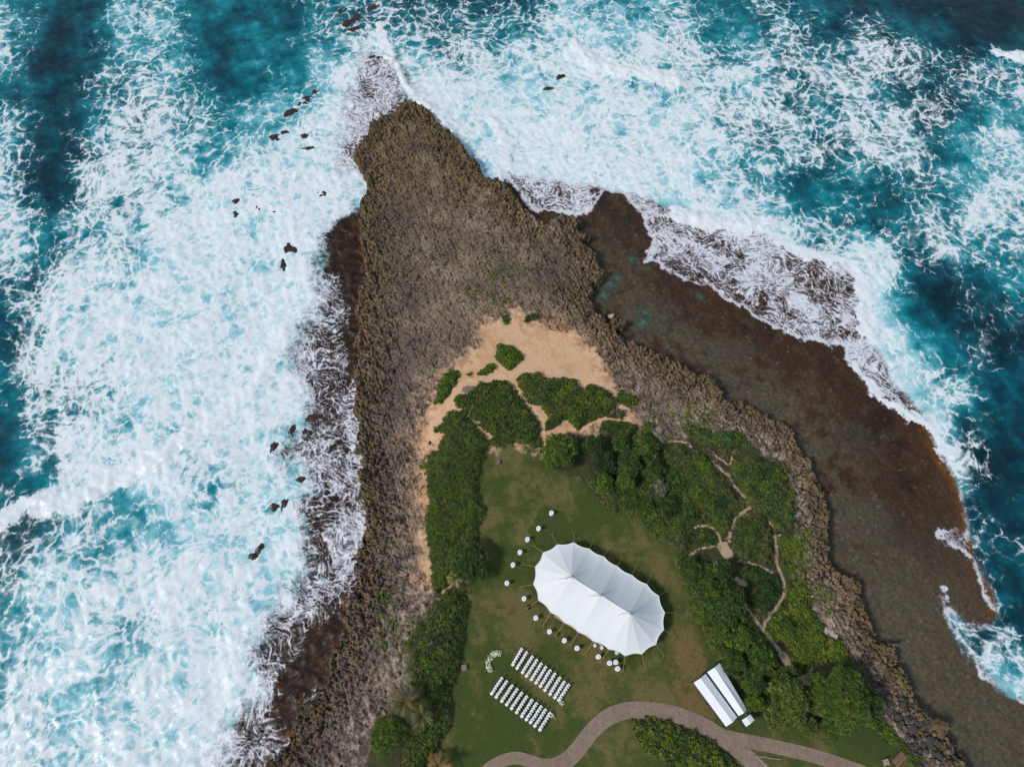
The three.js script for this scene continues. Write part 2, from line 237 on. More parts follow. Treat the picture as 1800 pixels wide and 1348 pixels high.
// ---- cut a plan grid into separate sheets by kind
function sheets(B, step, sample) {                 // sample(x, z) -> [height, kind]; kind -1: nothing here
  const nx = Math.round((B.x1 - B.x0) / step) + 1, nz = Math.round((B.z1 - B.z0) / step) + 1, H = new Float32Array(nx * nz), K = new Int8Array(nx * nz);
  for (let j = 0; j < nz; j++) for (let i = 0; i < nx; i++) { const [h, k] = sample(B.x0 + i * step, B.z0 + j * step); H[j * nx + i] = h; K[j * nx + i] = k; }
  const N = new Float32Array(nx * nz * 3);
  for (let j = 0; j < nz; j++) for (let i = 0; i < nx; i++) {
    const a = H[j * nx + Math.max(0, i - 1)], b = H[j * nx + Math.min(nx - 1, i + 1)], c = H[Math.max(0, j - 1) * nx + i], e = H[Math.min(nz - 1, j + 1) * nx + i], l = Math.hypot(a - b, 2 * step, c - e);
    N.set([(a - b) / l, 2 * step / l, (c - e) / l], (j * nx + i) * 3);
  }
  const out = {};
  for (let j = 0; j < nz - 1; j++) for (let i = 0; i < nx - 1; i++) {
    const k = [j * nx + i, j * nx + i + 1, (j + 1) * nx + i, (j + 1) * nx + i + 1], kinds = k.map(v => K[v]); if (kinds.includes(-1)) continue;
    const s = out[kinds[0]] ??= { map: new Map(), pos: [], uv: [], nor: [], idx: [] };
    const id = v => { let q = s.map.get(v); if (q === undefined) { q = s.pos.length / 3; s.map.set(v, q); const a = v % nx, b = v / nx | 0; s.pos.push(B.x0 + a * step, H[v], B.z0 + b * step); s.uv.push(a * step / (B.x1 - B.x0), b * step / (B.z1 - B.z0)); s.nor.push(N[v * 3], N[v * 3 + 1], N[v * 3 + 2]); } return q; };
    const [a, b, c, e] = k.map(id); s.idx.push(a, c, b, b, c, e);
  }
  const geos = {};
  for (const k in out) { const s = out[k], g = new THREE.BufferGeometry(); g.setAttribute('position', new THREE.Float32BufferAttribute(s.pos, 3)); g.setAttribute('uv', new THREE.Float32BufferAttribute(s.uv, 2)); g.setAttribute('normal', new THREE.Float32BufferAttribute(s.nor, 3)); g.setIndex(s.idx); geos[k] = g; }
  return geos;
}
const names = {};
function numbered(n) { names[n] = (names[n] ?? -1) + 1; return names[n] ? `${n}_${String(names[n]).padStart(3, '0')}` : n; }
function structure(name, geo, mat, label) { const m = new THREE.Mesh(geo, mat); m.name = numbered(name); m.castShadow = m.receiveShadow = true; m.userData = { kind: 'structure', label, category: name.replace(/_/g, ' ').split(' ').slice(-2).join(' ') }; scene.add(m); return m; }

const landMap = landTexture();
const landMat = new THREE.MeshStandardMaterial({ map: landMap, roughness: 0.95 });
const turfMat = new THREE.MeshStandardMaterial({ map: landMap, roughness: 1 });
{
  const g = sheets(LB, 0.17, (x, z) => {
    const q = ground(x, z); if (q.d < -1.3) return [0, -1];
    return [landHeight(x, z, q), q.lawn > 0.5 ? 2 : q.sand > 0.5 ? 1 : q.inner > 0.6 ? 3 : 0];
  });
  structure('rock_headland', g[0], landMat, 'pitted brown limestone headland ringed by surf');
  structure('sandy_ground', g[1], landMat, 'bare orange sand clearing and narrow foot tracks');
  structure('lawn', g[2], turfMat, 'patchy mown lawn around the white tent');
  structure('planting_soil', g[3], landMat, 'dark leaf-littered soil under the shrubs');
}
console.log('land built');
// ---------------------------------------------------------------- sea: foam cover and water tone read off the photograph at marks 50 px apart (0 none .. 9 full)
const FOAM = ['2100444111224332224444434224111000000', '5300654001122444345654456312612310000', '5200444201246787566768987567454773223', '2102555211247889977777777755777223445', '5203565423689999987888888776677765125', '6305767535788999999998888765565662256', '7205787667899999999999999764232354267', '8416777888889999995666899753212235678', '8767888999999299999999999898642135777', '8445869999991199999991169998539923574', '4279999999994499999999900488643810122', '1589999999985599999999900128877211212', '2699999999784499999999999999958841122', '2588899999775599999999999999999855311', '1666899996877799999999999999999538510', '0467888877767799999999999999999948200', '1468998676667899999999999999999999710', '1289577676777899999999999999999991221', '8123577676778899999999999999999999311', '3346666777788899999999999999999999222', '4676776777877799999999999999999999411', '4786777778876599999999999999999999921', '5786777777553999999999999999999995431', '6777677777631999999999999999999999665', '6786777777720999999999999999999999958', '6786777888819999999999999999999999992', '7777777888889999999999999999999999992', '7777777888889999999999999999999999992'];
const TONE = ['5432666443345333333467666543342210000', '6512776334354544445688766554523252001', '6312566434577886467788886566455433245', '4313556434578889999888777775455533345', '5315546556788999999998888755555542366', '6314657657889999999999888765544554677', '6214677788999999999999999765345545677', '7324667899999999999999999875444345667', '7656778999999999999999999999654345666', '7447589999999999999999999999949934655', '4358899999999999999999999999999921255', '3479999999999999999999999999999931123', '3489999999889999999999999999999995321', '4477799999889999999999999999999996522', '4555799998999999999999999999999999632', '2456788888899999999999999999999999311', '3547899788888999999999999999999998211', '2589788788888999999999999999999999221', '7135678788889999999999999999999999322', '3356778888999999999999999999999999322', '3676888999999999999999999999999999322', '6797888889999999999999999999999999922', '6787778888999999999999999999999995522', '6778788888999999999999999999999999254', '6787888899999999999999999999999999998', '6787889999999999999999999999999999998', '7777889999999999999999999999999999998', '7777889999999999999999999999999999998'];
const nodes = (rows, x, z) => {
  const [px, py] = mark(x, 0, z), u = clamp(px / 50, 0, 35.999), v = clamp(py / 50, 0, 26.999), i = u | 0, j = v | 0, a = u - i, b = v - j, q = (jj, ii) => rows[jj].charCodeAt(ii) - 48;
  return ((q(j, i) * (1 - a) + q(j, i + 1) * a) * (1 - b) + (q(j + 1, i) * (1 - a) + q(j + 1, i + 1) * a) * b) / 9;
};
const fFoam = new Field(SB.x0, SB.z0, SB.x1, SB.z1, 1.5, (x, z) => nodes(FOAM, x, z)), fTone = new Field(SB.x0, SB.z0, SB.x1, SB.z1, 1.5, (x, z) => nodes(TONE, x, z));
// where the swash runs over the eastern reef, its edge on the landward side
const WASH = plan([[880, 302], [905, 325], [920, 350], [945, 372], [985, 372], [1012, 378], [1040, 375], [1056, 352], [1058, 335], [1095, 342], [1120, 372], [1140, 400], [1148, 430], [1130, 462], [1160, 462], [1178, 480], [1200, 490], [1245, 502], [1268, 515], [1300, 540], [1330, 556], [1360, 572], [1385, 588], [1440, 602], [1482, 608], [1488, 632], [1505, 655], [1540, 680], [1575, 705], [1610, 735], [1640, 748], [1648, 775], [1672, 820], [1684, 850], [1696, 900], [1700, 940], [1680, 935], [1650, 930], [1640, 945], [1690, 960], [1712, 1000], [1740, 1060], [1757, 1092], [1720, 1102], [1690, 1092], [1672, 1060], [1662, 1030], [1660, 1080], [1690, 1130], [1725, 1180], [1760, 1215], [1810, 1240], [1950, 1250], [1900, 250], [900, 200]], 0.1);
const fWash = inSea((x, z) => insideDist(WASH, x, z));
const BARE = plan([[640, 352], [618, 368], [600, 380], [580, 398], [574, 412], [584, 424], [562, 448], [560, 470], [572, 492], [592, 474], [604, 500], [606, 560], [600, 600], [612, 640], [616, 668], [634, 660], [645, 500]], 0.1);
const BARE_LOW = plan([[612, 1046], [600, 1062], [575, 1070], [548, 1110], [520, 1150], [495, 1180], [482, 1230], [488, 1270], [505, 1300], [530, 1240], [560, 1215], [575, 1190], [578, 1150], [606, 1090]], 0.1);
const BARE_TOP = plan([[1050, 325], [1075, 338], [1105, 370], [1135, 410], [1145, 440], [1110, 470], [1030, 470], [1010, 400], [1040, 385]], 0.1);
const fBare = inSea((x, z) => Math.max(insideDist(BARE, x, z), insideDist(BARE_LOW, x, z), insideDist(BARE_TOP, x, z)));
// breaking crests: [points, width m, height m]
const CRESTS = [[[[0, 922], [14, 912], [26, 900], [40, 886]], 1.6, 0.7], [[[70, 884], [110, 882], [150, 866], [195, 848], [240, 826], [285, 800], [330, 772]], 2.6, 1.1], [[[330, 768], [372, 742], [402, 716], [436, 684], [462, 650], [486, 610], [498, 585]], 1.8, 0.6], [[[668, 42], [672, 66], [684, 96], [697, 124], [716, 154], [738, 180], [766, 200], [788, 226]], 1.3, 0.8], [[[1008, 82], [1036, 106], [1068, 120], [1106, 126], [1150, 130], [1188, 142]], 2.6, 1.1], [[[1755, 90], [1782, 97], [1830, 102]], 1.8, 0.9], [[[1190, 376], [1225, 388], [1262, 398], [1300, 400], [1345, 392]], 2.3, 0.9], [[[1372, 424], [1404, 440], [1445, 452], [1490, 462], [1512, 484], [1520, 530], [1527, 588]], 1.6, 0.6], [[[1500, 640], [1545, 690], [1600, 728], [1640, 756], [1662, 800]], 1.1, 0.3], [[[860, 210], [884, 240], [884, 290]], 1.2, 0.5]].map(([p, w, h]) => [smoothLine(plan(p, 0.2)), w, h]);
const crestAt = (x, z) => { let H = 0, F = 0; for (const [l, w, h] of CRESTS) { const d = lineDist(l, x, z); if (d < w * 3) { const k = Math.exp(-((d / w) ** 2)); H = Math.max(H, h * k); F = Math.max(F, ss(w * 1.35, w * 0.5, d)); } } return [H, F]; };
const fCrestH = inSea((x, z) => crestAt(x, z)[0]), fCrestF = inSea((x, z) => crestAt(x, z)[1]);
const POOLS = [[1072, 500, 1.6], [1062, 518, 1.5], [1084, 488, 1.2], [1136, 552, 2.0], [1130, 568, 1.9], [1110, 455, 0.9], [1120, 460, 0.8], [1230, 520, 1.0]].map(([px, py, r]) => { const p = at(px, py, 0.2); return [p.x, p.z, r]; });
const OUTER = smoothLine(plan([[1636, 752], [1652, 795], [1684, 848], [1700, 900], [1712, 955], [1725, 1000], [1748, 1050], [1757, 1082]], 0.1));

// Two foam patterns, each a field whose upper part is white water; the cover asked for picks the level at which to cut it.
function sheetPattern(x, z) {                      // floating foam: cells of open water in a white net, at three sizes, stirred
  const hx = x + 3.6 * fs(x, z, 12) + 1.5 * ft(x + 40, z, 4.5) + 1.0 * (fc(x, z + 9, 1.6) - 0.5), hz = z + 3.6 * ft(x, z, 12) + 1.5 * fs(x, z + 40, 4.5) + 1.0 * (fb(x + 5, z, 1.3) - 0.5);
  const e1 = 1 - clamp(ve(hx, hz, 3.2) * 1.8), e2 = 1 - clamp(ve2(hx + 0.35 * hz, hz - 0.35 * hx, 1.7) * 1.6), e3 = 1 - clamp(ve(hz * 0.9 + 40, hx, 0.85) * 1.5), fine = fc(x, z, 0.6) - 0.5;
  return 0.36 * e1 * e1 + 0.30 * e2 * e2 + 0.16 * e3 * e3 + 0.24 * (fb(x + 90, z, 2.6) - 0.5) + 0.12 * fine + 0.1 * e1 * e2;
}
function lacePattern(x, z) {                       // thin foam drawn out into strands by water running over rock
  const sx = 0.8 * x + 0.6 * z + 3.6 * fs(x + 40, z, 6) + 0.8 * (fc(x, z, 1.3) - 0.5), sz = 0.8 * z - 0.6 * x + 3.6 * ft(x, z + 40, 6) + 0.8 * (fb(x, z, 1.3) - 0.5);
  const a = 1 - clamp(ve(sx * 0.42, sz * 1.0, 1.1) * 1.8), b = 1 - clamp(ve2(sx * 0.45 + 3, sz * 1.0, 0.6) * 1.7), c = 1 - clamp(ve(0.8 * sz, 0.9 * sx, 0.55) * 1.7);
  return 0.42 * a ** 3 + 0.42 * b ** 3 + 0.2 * c * c + 0.2 * (fb(x - 20, z + 8, 2.4) - 0.5) + 0.16 * (fc(x, z, 0.5) - 0.5);
}
function levels(fn) { const r = rng(321), v = []; for (let i = 0; i < 6000; i++) v.push(fn(-140 + 280 * r(), -180 + 200 * r())); v.sort((a, b) => a - b); return cover => v[Math.floor(clamp(1 - cover, 0, 0.9999) * 6000)]; }
const sheetLevel = levels(sheetPattern), laceLevel = levels(lacePattern);
function foamAt(x, z) {                            // share of the surface that is white foam, 0..1, and the water tone
  const w1 = fb(x, z, 16) - 0.5, w2 = fc(x, z, 16) - 0.5, w3 = fb(x + 40, z, 4) - 0.5, w4 = fc(x, z + 40, 4) - 0.5, w5 = fc(x, z, 1.1) - 0.5, w6 = fb(x, z, 1.1) - 0.5;
  const lx = x + 6 * w1 + 4 * w3, lz = z + 6 * w2 + 4 * w4;              // torn, uneven borders of the foam fields
  let D = fFoam.get(lx, lz), T = fTone.get(x + 5 * w1, z + 5 * w2);
  const reef = Math.max(fReefE.get(x, z), fShelf.get(x, z)), east = fReefE.get(x, z) > -1.5 && x > -5;
  const soft = x > -5 ? 0.8 : 2.6, onReef = ss(-soft, soft, reef + soft * (1.75 * w3 + w5 + 0.9 * (fc(x, z, 0.5) - 0.5)));
  const ed = fWash.get(x, z) + 2.0 * w3 + 1.0 * w5, wash = ss(-0.4, 0.6, ed);
  if (east) D = mix(D, D * wash, onReef);
  const bare = ss(-1.2, 1.6, fBare.get(x, z) + 3 * w3 + 1.5 * w5); D *= 1 - 0.9 * bare;
  const cl = fb(x + 11, z - 7, 7), cl2 = fc(x + 90, z, 2.4), fine = fc(x, z, 0.55);
  const M = D * (1 + 0.95 * (cl - 0.5) + 1.0 * w1 + 0.45 * (cl2 - 0.5));
  let f = 0;
  if (onReef < 0.999) {
    const cover = 0.76 * ss(0.07, 1.06, M), q = sheetPattern(x, z), th = sheetLevel(cover), wide = 0.065 + 0.05 * fine;
    f = Math.max(ss(th - wide, th + wide, q) * (0.66 + 0.2 * cover + 0.28 * fine), (0.10 + 0.62 * cover) * ss(th - 0.34, th, q) * (0.55 + 0.8 * cl2)) * ss(0.0, 0.05, cover);
  }
  if (onReef > 0.001) {
    const cover = clamp((x < -5 ? 0.78 : 0.86) * clamp(M) ** (x < -5 ? 2.1 : 1.7)), q = lacePattern(x, z), th = laceLevel(cover);
    let fr = Math.max(ss(th - 0.1, th + 0.16, q) * (0.78 + 0.36 * fine), 0.38 * ss(th - 0.28, th, q)) * ss(0.0, 0.06, cover);
    if (east) fr = Math.max(fr, ss(0.7, 0.15, Math.abs(ed - 0.45)) * ss(0.3, 0.55, cl + 0.15) * 0.85);
    f = mix(f, fr, onReef);
  }
  const cr = fCrestF.get(x + 2.4 * w3 + 1.2 * w5, z + 2.4 * w4 + 1.2 * w6); f = Math.max(f, ss(0.25, 0.75, cr + 0.5 * (cl2 - 0.5) + 0.4 * (fine - 0.5)) * 0.98);
  T = clamp(T * 0.97 + 0.34 * (cl - 0.5) + 0.26 * (cl2 - 0.5));
  return { f: clamp(f), T, onReef, cr, fine };
}
function seaTexture() {
  const nx = 2048, nz = 1536, W = SB.x1 - SB.x0, D = SB.z1 - SB.z0, a = new Uint8Array(nx * nz * 4);
  const L = c => c.map(lin), RAMP = [[0, 38, 50], [0, 50, 64], [0, 66, 80], [0, 86, 101], [0, 107, 121], [14, 130, 143], [66, 158, 172], [124, 192, 204], [160, 212, 222], [190, 226, 234]].map(L);
  const cFoam = L([240, 244, 248]), cFoamReef = L([212, 206, 222]), cBrown = L([62, 42, 27]), cBrownD = L([46, 32, 23]), cRed = L([80, 50, 30]), cGrey = L([90, 80, 64]), cGreyG = L([78, 75, 56]), cOchre = L([128, 78, 18]), cPool = L([82, 110, 94]), cPoolB = L([60, 76, 64]), cShelf = L([44, 30, 21]), cFleck = L([140, 136, 122]);
  const o = [0, 0, 0], q = [0, 0, 0], to = (c, k) => { k = clamp(k); o[0] += (c[0] - o[0]) * k; o[1] += (c[1] - o[1]) * k; o[2] += (c[2] - o[2]) * k; };
  for (let j = 0; j < nz; j++) for (let i = 0; i < nx; i++) {
    const x = SB.x0 + (i + 0.5) / nx * W, z = SB.z0 + (j + 0.5) / nz * D, k4 = (j * nx + i) * 4; a[k4 + 3] = 255;
    const dr = fRock.get(x, z); if (dr > 4) continue;
    const s = foamAt(x, z), t = s.T * 9, r0 = Math.min(8, t | 0), rf = t - r0;
    for (let c = 0; c < 3; c++) o[c] = mix(RAMP[r0][c], RAMP[r0 + 1][c], rf);
    if (s.onReef > 0.002) {
      const water = [...o], f1 = fb(x, z, 9), f2 = fc(x, z, 2.2), f3 = fb(x + 13, z, 0.7), f4 = fc(x, z + 5, 0.35);
      const de = fReefE.get(x, z);
      if (x > -5) {                                 // eastern reef flat: brown weed, greyer rubble towards the shore
        const sh = ss(-16, -3, dr + 5 * (f1 - 0.5)) * ss(-105, -70, z) ; o[0] = cBrown[0]; o[1] = cBrown[1]; o[2] = cBrown[2];
        to(cBrownD, ss(0.45, 0.7, f1)); to(cRed, ss(0.5, 0.75, f2 * 0.6 + fc(x, z, 12) * 0.5) * 0.6); to(cGrey, sh * ss(0.2, 0.6, f2 * 0.5 + f1 * 0.5) * 0.85); to(cGrey, ss(-36, -8, z) * 0.75); to(cGreyG, ss(0.55, 0.75, fb(x - 30, z, 3)) * (0.25 + 0.5 * sh));
        to(cFleck, ss(0.76, 0.9, f3) * ss(0.55, 0.75, f2) * 0.4);
        const od = lineDist(OUTER, x, z); to(cOchre, ss(2.4, 0.3, od + 2 * (f2 - 0.5)) * 0.85); to(cRed, ss(8, 2, od) * 0.3);
        for (const [px, pz, r] of POOLS) { const e = Math.hypot(x - px, z - pz) + 1.6 * (f2 - 0.5); if (e < r * 1.4) { to(cPoolB, ss(r * 1.4, r * 0.4, e) * 0.9); to(cPool, ss(r * 1.0, 0, e) * ss(0.3, 0.6, f2)); } }
      } else { o[0] = cShelf[0]; o[1] = cShelf[1]; o[2] = cShelf[2]; to(cRed, ss(0.55, 0.8, f2) * 0.6); to(cBrown, ss(0.5, 0.7, f1) * 0.6); to(cOchre, ss(-2.2, -0.6, dr) * ss(0.45, 0.7, f2) * 0.3); }
      const m = 0.42 + 0.62 * f3 + 0.5 * f4; for (let c = 0; c < 3; c++) o[c] = mix(water[c], o[c] * m, s.onReef);
    }
    const m = mix(1, 0.93 + 0.14 * s.fine, 1 - s.onReef); for (let c = 0; c < 3; c++) o[c] *= m;
    for (let c = 0; c < 3; c++) q[c] = mix(cFoam[c], cFoamReef[c], s.onReef * (1 - s.cr) * (1 - s.f * 0.6)); to(q, s.f);
    for (let c = 0; c < 3; c++) { const v = clamp(o[c]); a[k4 + c] = 255 * (v <= 0.0031308 ? v * 12.92 : 1.055 * v ** (1 / 2.4) - 0.055) + 0.5; }
  }
  const t = new THREE.DataTexture(a, nx, nz); t.colorSpace = THREE.SRGBColorSpace; t.magFilter = t.minFilter = THREE.LinearFilter; t.needsUpdate = true; return t;
}
const seaMap = seaTexture();
console.log('sea painted');
{
  const seaMat = new THREE.MeshPhysicalMaterial({ map: seaMap, roughness: 0.35, ior: 1.33 }), reefMat = new THREE.MeshPhysicalMaterial({ map: seaMap, roughness: 0.5, ior: 1.33 });
  const g = sheets(SB, 0.4, (x, z) => {
    const dr = fRock.get(x, z); if (dr > 3.2) return [0, -1];
    const w3 = fb(x + 40, z, 4) - 0.5, reef = Math.max(fReefE.get(x, z), fShelf.get(x, z)), onReef = ss(-1.2, 1.2, reef + 1.4 * w3);
    const D = fFoam.get(x, z), swell = 0.8 * (fb(x, z, 22) - 0.5) + 0.3 * (fc(x, z, 6) - 0.5) + D * 0.30 * (fc(x, z, 1.6) - 0.5) + D * 0.16 * (fb(x, z, 0.8) - 0.5);
    const cr = fCrestH.get(x + 3.2 * w3, z + 2.4 * (fc(x, z, 2.2) - 0.5)) * (0.35 + 0.45 * fc(x, z, 1.8));
    const flat = 0.1 + 0.35 * (fb(x, z, 5) - 0.5) + 0.3 * (ri(x, z, 1.6) - 0.5) + 0.22 * (fc(x, z, 0.8) - 0.5);
    const ledge = x < -5 ? 0.7 * (ri(x * 0.7 + 0.4 * z, z * 0.7 - 0.4 * x, 2.6) - 0.45) : 0; return [mix(swell, flat + ledge, onReef) + cr, reef + 1.4 * w3 > 0 ? 1 : 0];
  });
  structure('ocean', g[0], seaMat, 'teal breaking sea laced with white foam');
  structure('reef_flat', g[1], reefMat, 'brown wave-washed reef flat beside the headland');
  const far = [];                                   // the open sea beyond the surveyed block
  for (const [x0, z0, x1, z1] of [[-2500, -2500, 2500, SB.z0], [-2500, SB.z1, 2500, 2500], [-2500, SB.z0, SB.x0, SB.z1], [SB.x1, SB.z0, 2500, SB.z1]]) { const q = new THREE.PlaneGeometry(x1 - x0, z1 - z0).rotateX(-Math.PI / 2); q.translate((x0 + x1) / 2, -0.25, (z0 + z1) / 2); far.push(q); }
  structure('open_sea', mergeGeometries(far), new THREE.MeshStandardMaterial({ color: C(12, 92, 110), roughness: 0.3 }), 'open teal sea beyond the surf');
}
console.log('sea built');
// ---------------------------------------------------------------- object helpers
const V = (x, y, z) => new THREE.Vector3(x, y, z);
const gy = (x, z) => landHeight(x, z);
const metre = (px, py, y = LAWN) => { const b = (SV.cy - py) / SV.f; return (y - SV.h) / (-SV.c + b * SV.s) / SV.f; };   // metres that one survey mark spans there
const std = (color, roughness = 0.8, more = {}) => new THREE.MeshStandardMaterial({ color, roughness, ...more });
function thing(name, label, category, x, z, group, y) {
  const o = new THREE.Group(); o.name = numbered(name); o.position.set(x, y ?? gy(x, z), z); o.userData = { label, category }; if (group) o.userData.group = group; scene.add(o); return o;
}
function part(parent, name, geo, mat) { const m = new THREE.Mesh(geo, mat); m.name = name; m.castShadow = m.receiveShadow = true; parent.add(m); return m; }
function copy(src, label, x, z, turn = 0) { const o = src.clone(); o.name = numbered(src.name.replace(/_\d{3}$/, '')); o.userData = { ...src.userData, label }; o.position.set(x, gy(x, z), z); o.rotation.y = turn; scene.add(o); return o; }
const box = (w, h, d, x = 0, y = 0, z = 0) => new THREE.BoxGeometry(w, h, d).translate(x, y, z);
function bar(a, b, r, seg = 6, r2 = r) { const d = b.clone().sub(a), g = new THREE.CylinderGeometry(r2, r, d.length(), seg); g.applyQuaternion(new THREE.Quaternion().setFromUnitVectors(V(0, 1, 0), d.clone().normalize())); g.translate((a.x + b.x) / 2, (a.y + b.y) / 2, (a.z + b.z) / 2); return g; }
const tube = (pts, r, seg = 5) => new THREE.TubeGeometry(new THREE.CatmullRomCurve3(pts), Math.max(4, pts.length * 3), r, seg);
const ORD20 = n => { const tens = ['', '', 'twenty', 'thirty', 'forty'], last = ['', 'first', 'second', 'third', 'fourth', 'fifth', 'sixth', 'seventh', 'eighth', 'ninth'], teens = ['tenth', 'eleventh', 'twelfth', 'thirteenth', 'fourteenth', 'fifteenth', 'sixteenth', 'seventeenth', 'eighteenth', 'nineteenth']; return n < 10 ? last[n] : n < 20 ? teens[n - 10] : n % 10 ? tens[n / 10 | 0] + '-' + last[n % 10] : tens[n / 10 | 0].replace('ty', 'tieth'); };
const ORD = ['first', 'second', 'third', 'fourth', 'fifth', 'sixth', 'seventh', 'eighth', 'ninth', 'tenth', 'eleventh', 'twelfth', 'thirteenth'];

// ---------------------------------------------------------------- the concrete walk, slab by slab
{
  const slabMats = [[168, 144, 127], [171, 147, 129], [164, 140, 124], [170, 146, 130]].map(c => std(C(...c), 0.9));
  const grain = (() => { const n = 256, a = new Uint8Array(n * n * 4); for (let j = 0; j < n; j++) for (let i = 0; i < n; i++) { const v = 212 + 22 * (FC.get(i / n, j / n) - 0.5) * 1.6 + 20 * (FB.get(i / n * 3, j / n * 3) - 0.5); a.set([v, v, v, 255], (j * n + i) * 4); } const t = new THREE.DataTexture(a, n, n); t.colorSpace = THREE.SRGBColorSpace; t.wrapS = t.wrapT = THREE.RepeatWrapping; t.magFilter = THREE.LinearFilter; t.needsUpdate = true; return t; })();
  slabMats.forEach(m => { m.map = grain; });
  function walk(name, label, line, width, lift) {
    const g = new THREE.Group(); g.name = name; g.userData = { kind: 'structure', label, category: 'path' }; scene.add(g);
    const cum = [0]; for (let i = 1; i < line.length; i++) cum.push(cum[i - 1] + Math.hypot(line[i][0] - line[i - 1][0], line[i][1] - line[i - 1][1]));
    const total = cum.at(-1), pointAt = s => { s = clamp(s, 0, total); let i = 1; while (i < cum.length - 1 && cum[i] < s) i++; const t = (s - cum[i - 1]) / (cum[i] - cum[i - 1] + 1e-9); return [mix(line[i - 1][0], line[i][0], t), mix(line[i - 1][1], line[i][1], t)]; };
    let k = 0;
    for (let s = 0; s < total; s += 2.4, k++) {
      const e = Math.min(total, s + 2.39), pos = [], uv = [], idx = [], m = 5;
      for (let i = 0; i <= m; i++) {
        const q = mix(s, e, i / m), p = pointAt(q), a = pointAt(q - 0.4), b = pointAt(q + 0.4), l = Math.hypot(b[0] - a[0], b[1] - a[1]), nx = -(b[1] - a[1]) / l, nz = (b[0] - a[0]) / l, w = width(q) / 2;
        for (const [side, y] of [[-1, -0.12], [-1, lift - 0.01], [-0.985, lift], [0.985, lift], [1, lift - 0.01], [1, -0.12]]) { const x = p[0] + nx * w * side, z = p[1] + nz * w * side; pos.push(x, smoothHeight(x, z) + y, z); uv.push(x / 6, z / 6); }
      }
      for (let i = 0; i < m; i++) for (let c = 0; c < 5; c++) { const a = i * 6 + c; idx.push(a, a + 1, a + 6, a + 1, a + 7, a + 6); }
      idx.push(0, 5, 1, 1, 5, 4, 1, 4, 2, 2, 4, 3); const f = m * 6; idx.push(f, f + 1, f + 5, f + 1, f + 4, f + 5, f + 1, f + 2, f + 4, f + 2, f + 3, f + 4);
      const geo = new THREE.BufferGeometry(); geo.setAttribute('position', new THREE.Float32BufferAttribute(pos, 3)); geo.setAttribute('uv', new THREE.Float32BufferAttribute(uv, 2)); geo.setIndex(idx);
      const flat = geo.toNonIndexed(); flat.computeVertexNormals(); part(g, 'slab', flat, slabMats[(k * 7 + (k >> 2)) % 4]);
    }
  }
  walk('concrete_path', 'curving grey-brown concrete walk across the lawn', WALK_MAIN, s => mix(1.75, 2.45, ss(15, 22, s)), 0.05);
  walk('side_path', 'branch of the concrete walk leading off to the lower right', WALK_BRANCH, s => 2.0, 0.044);
}

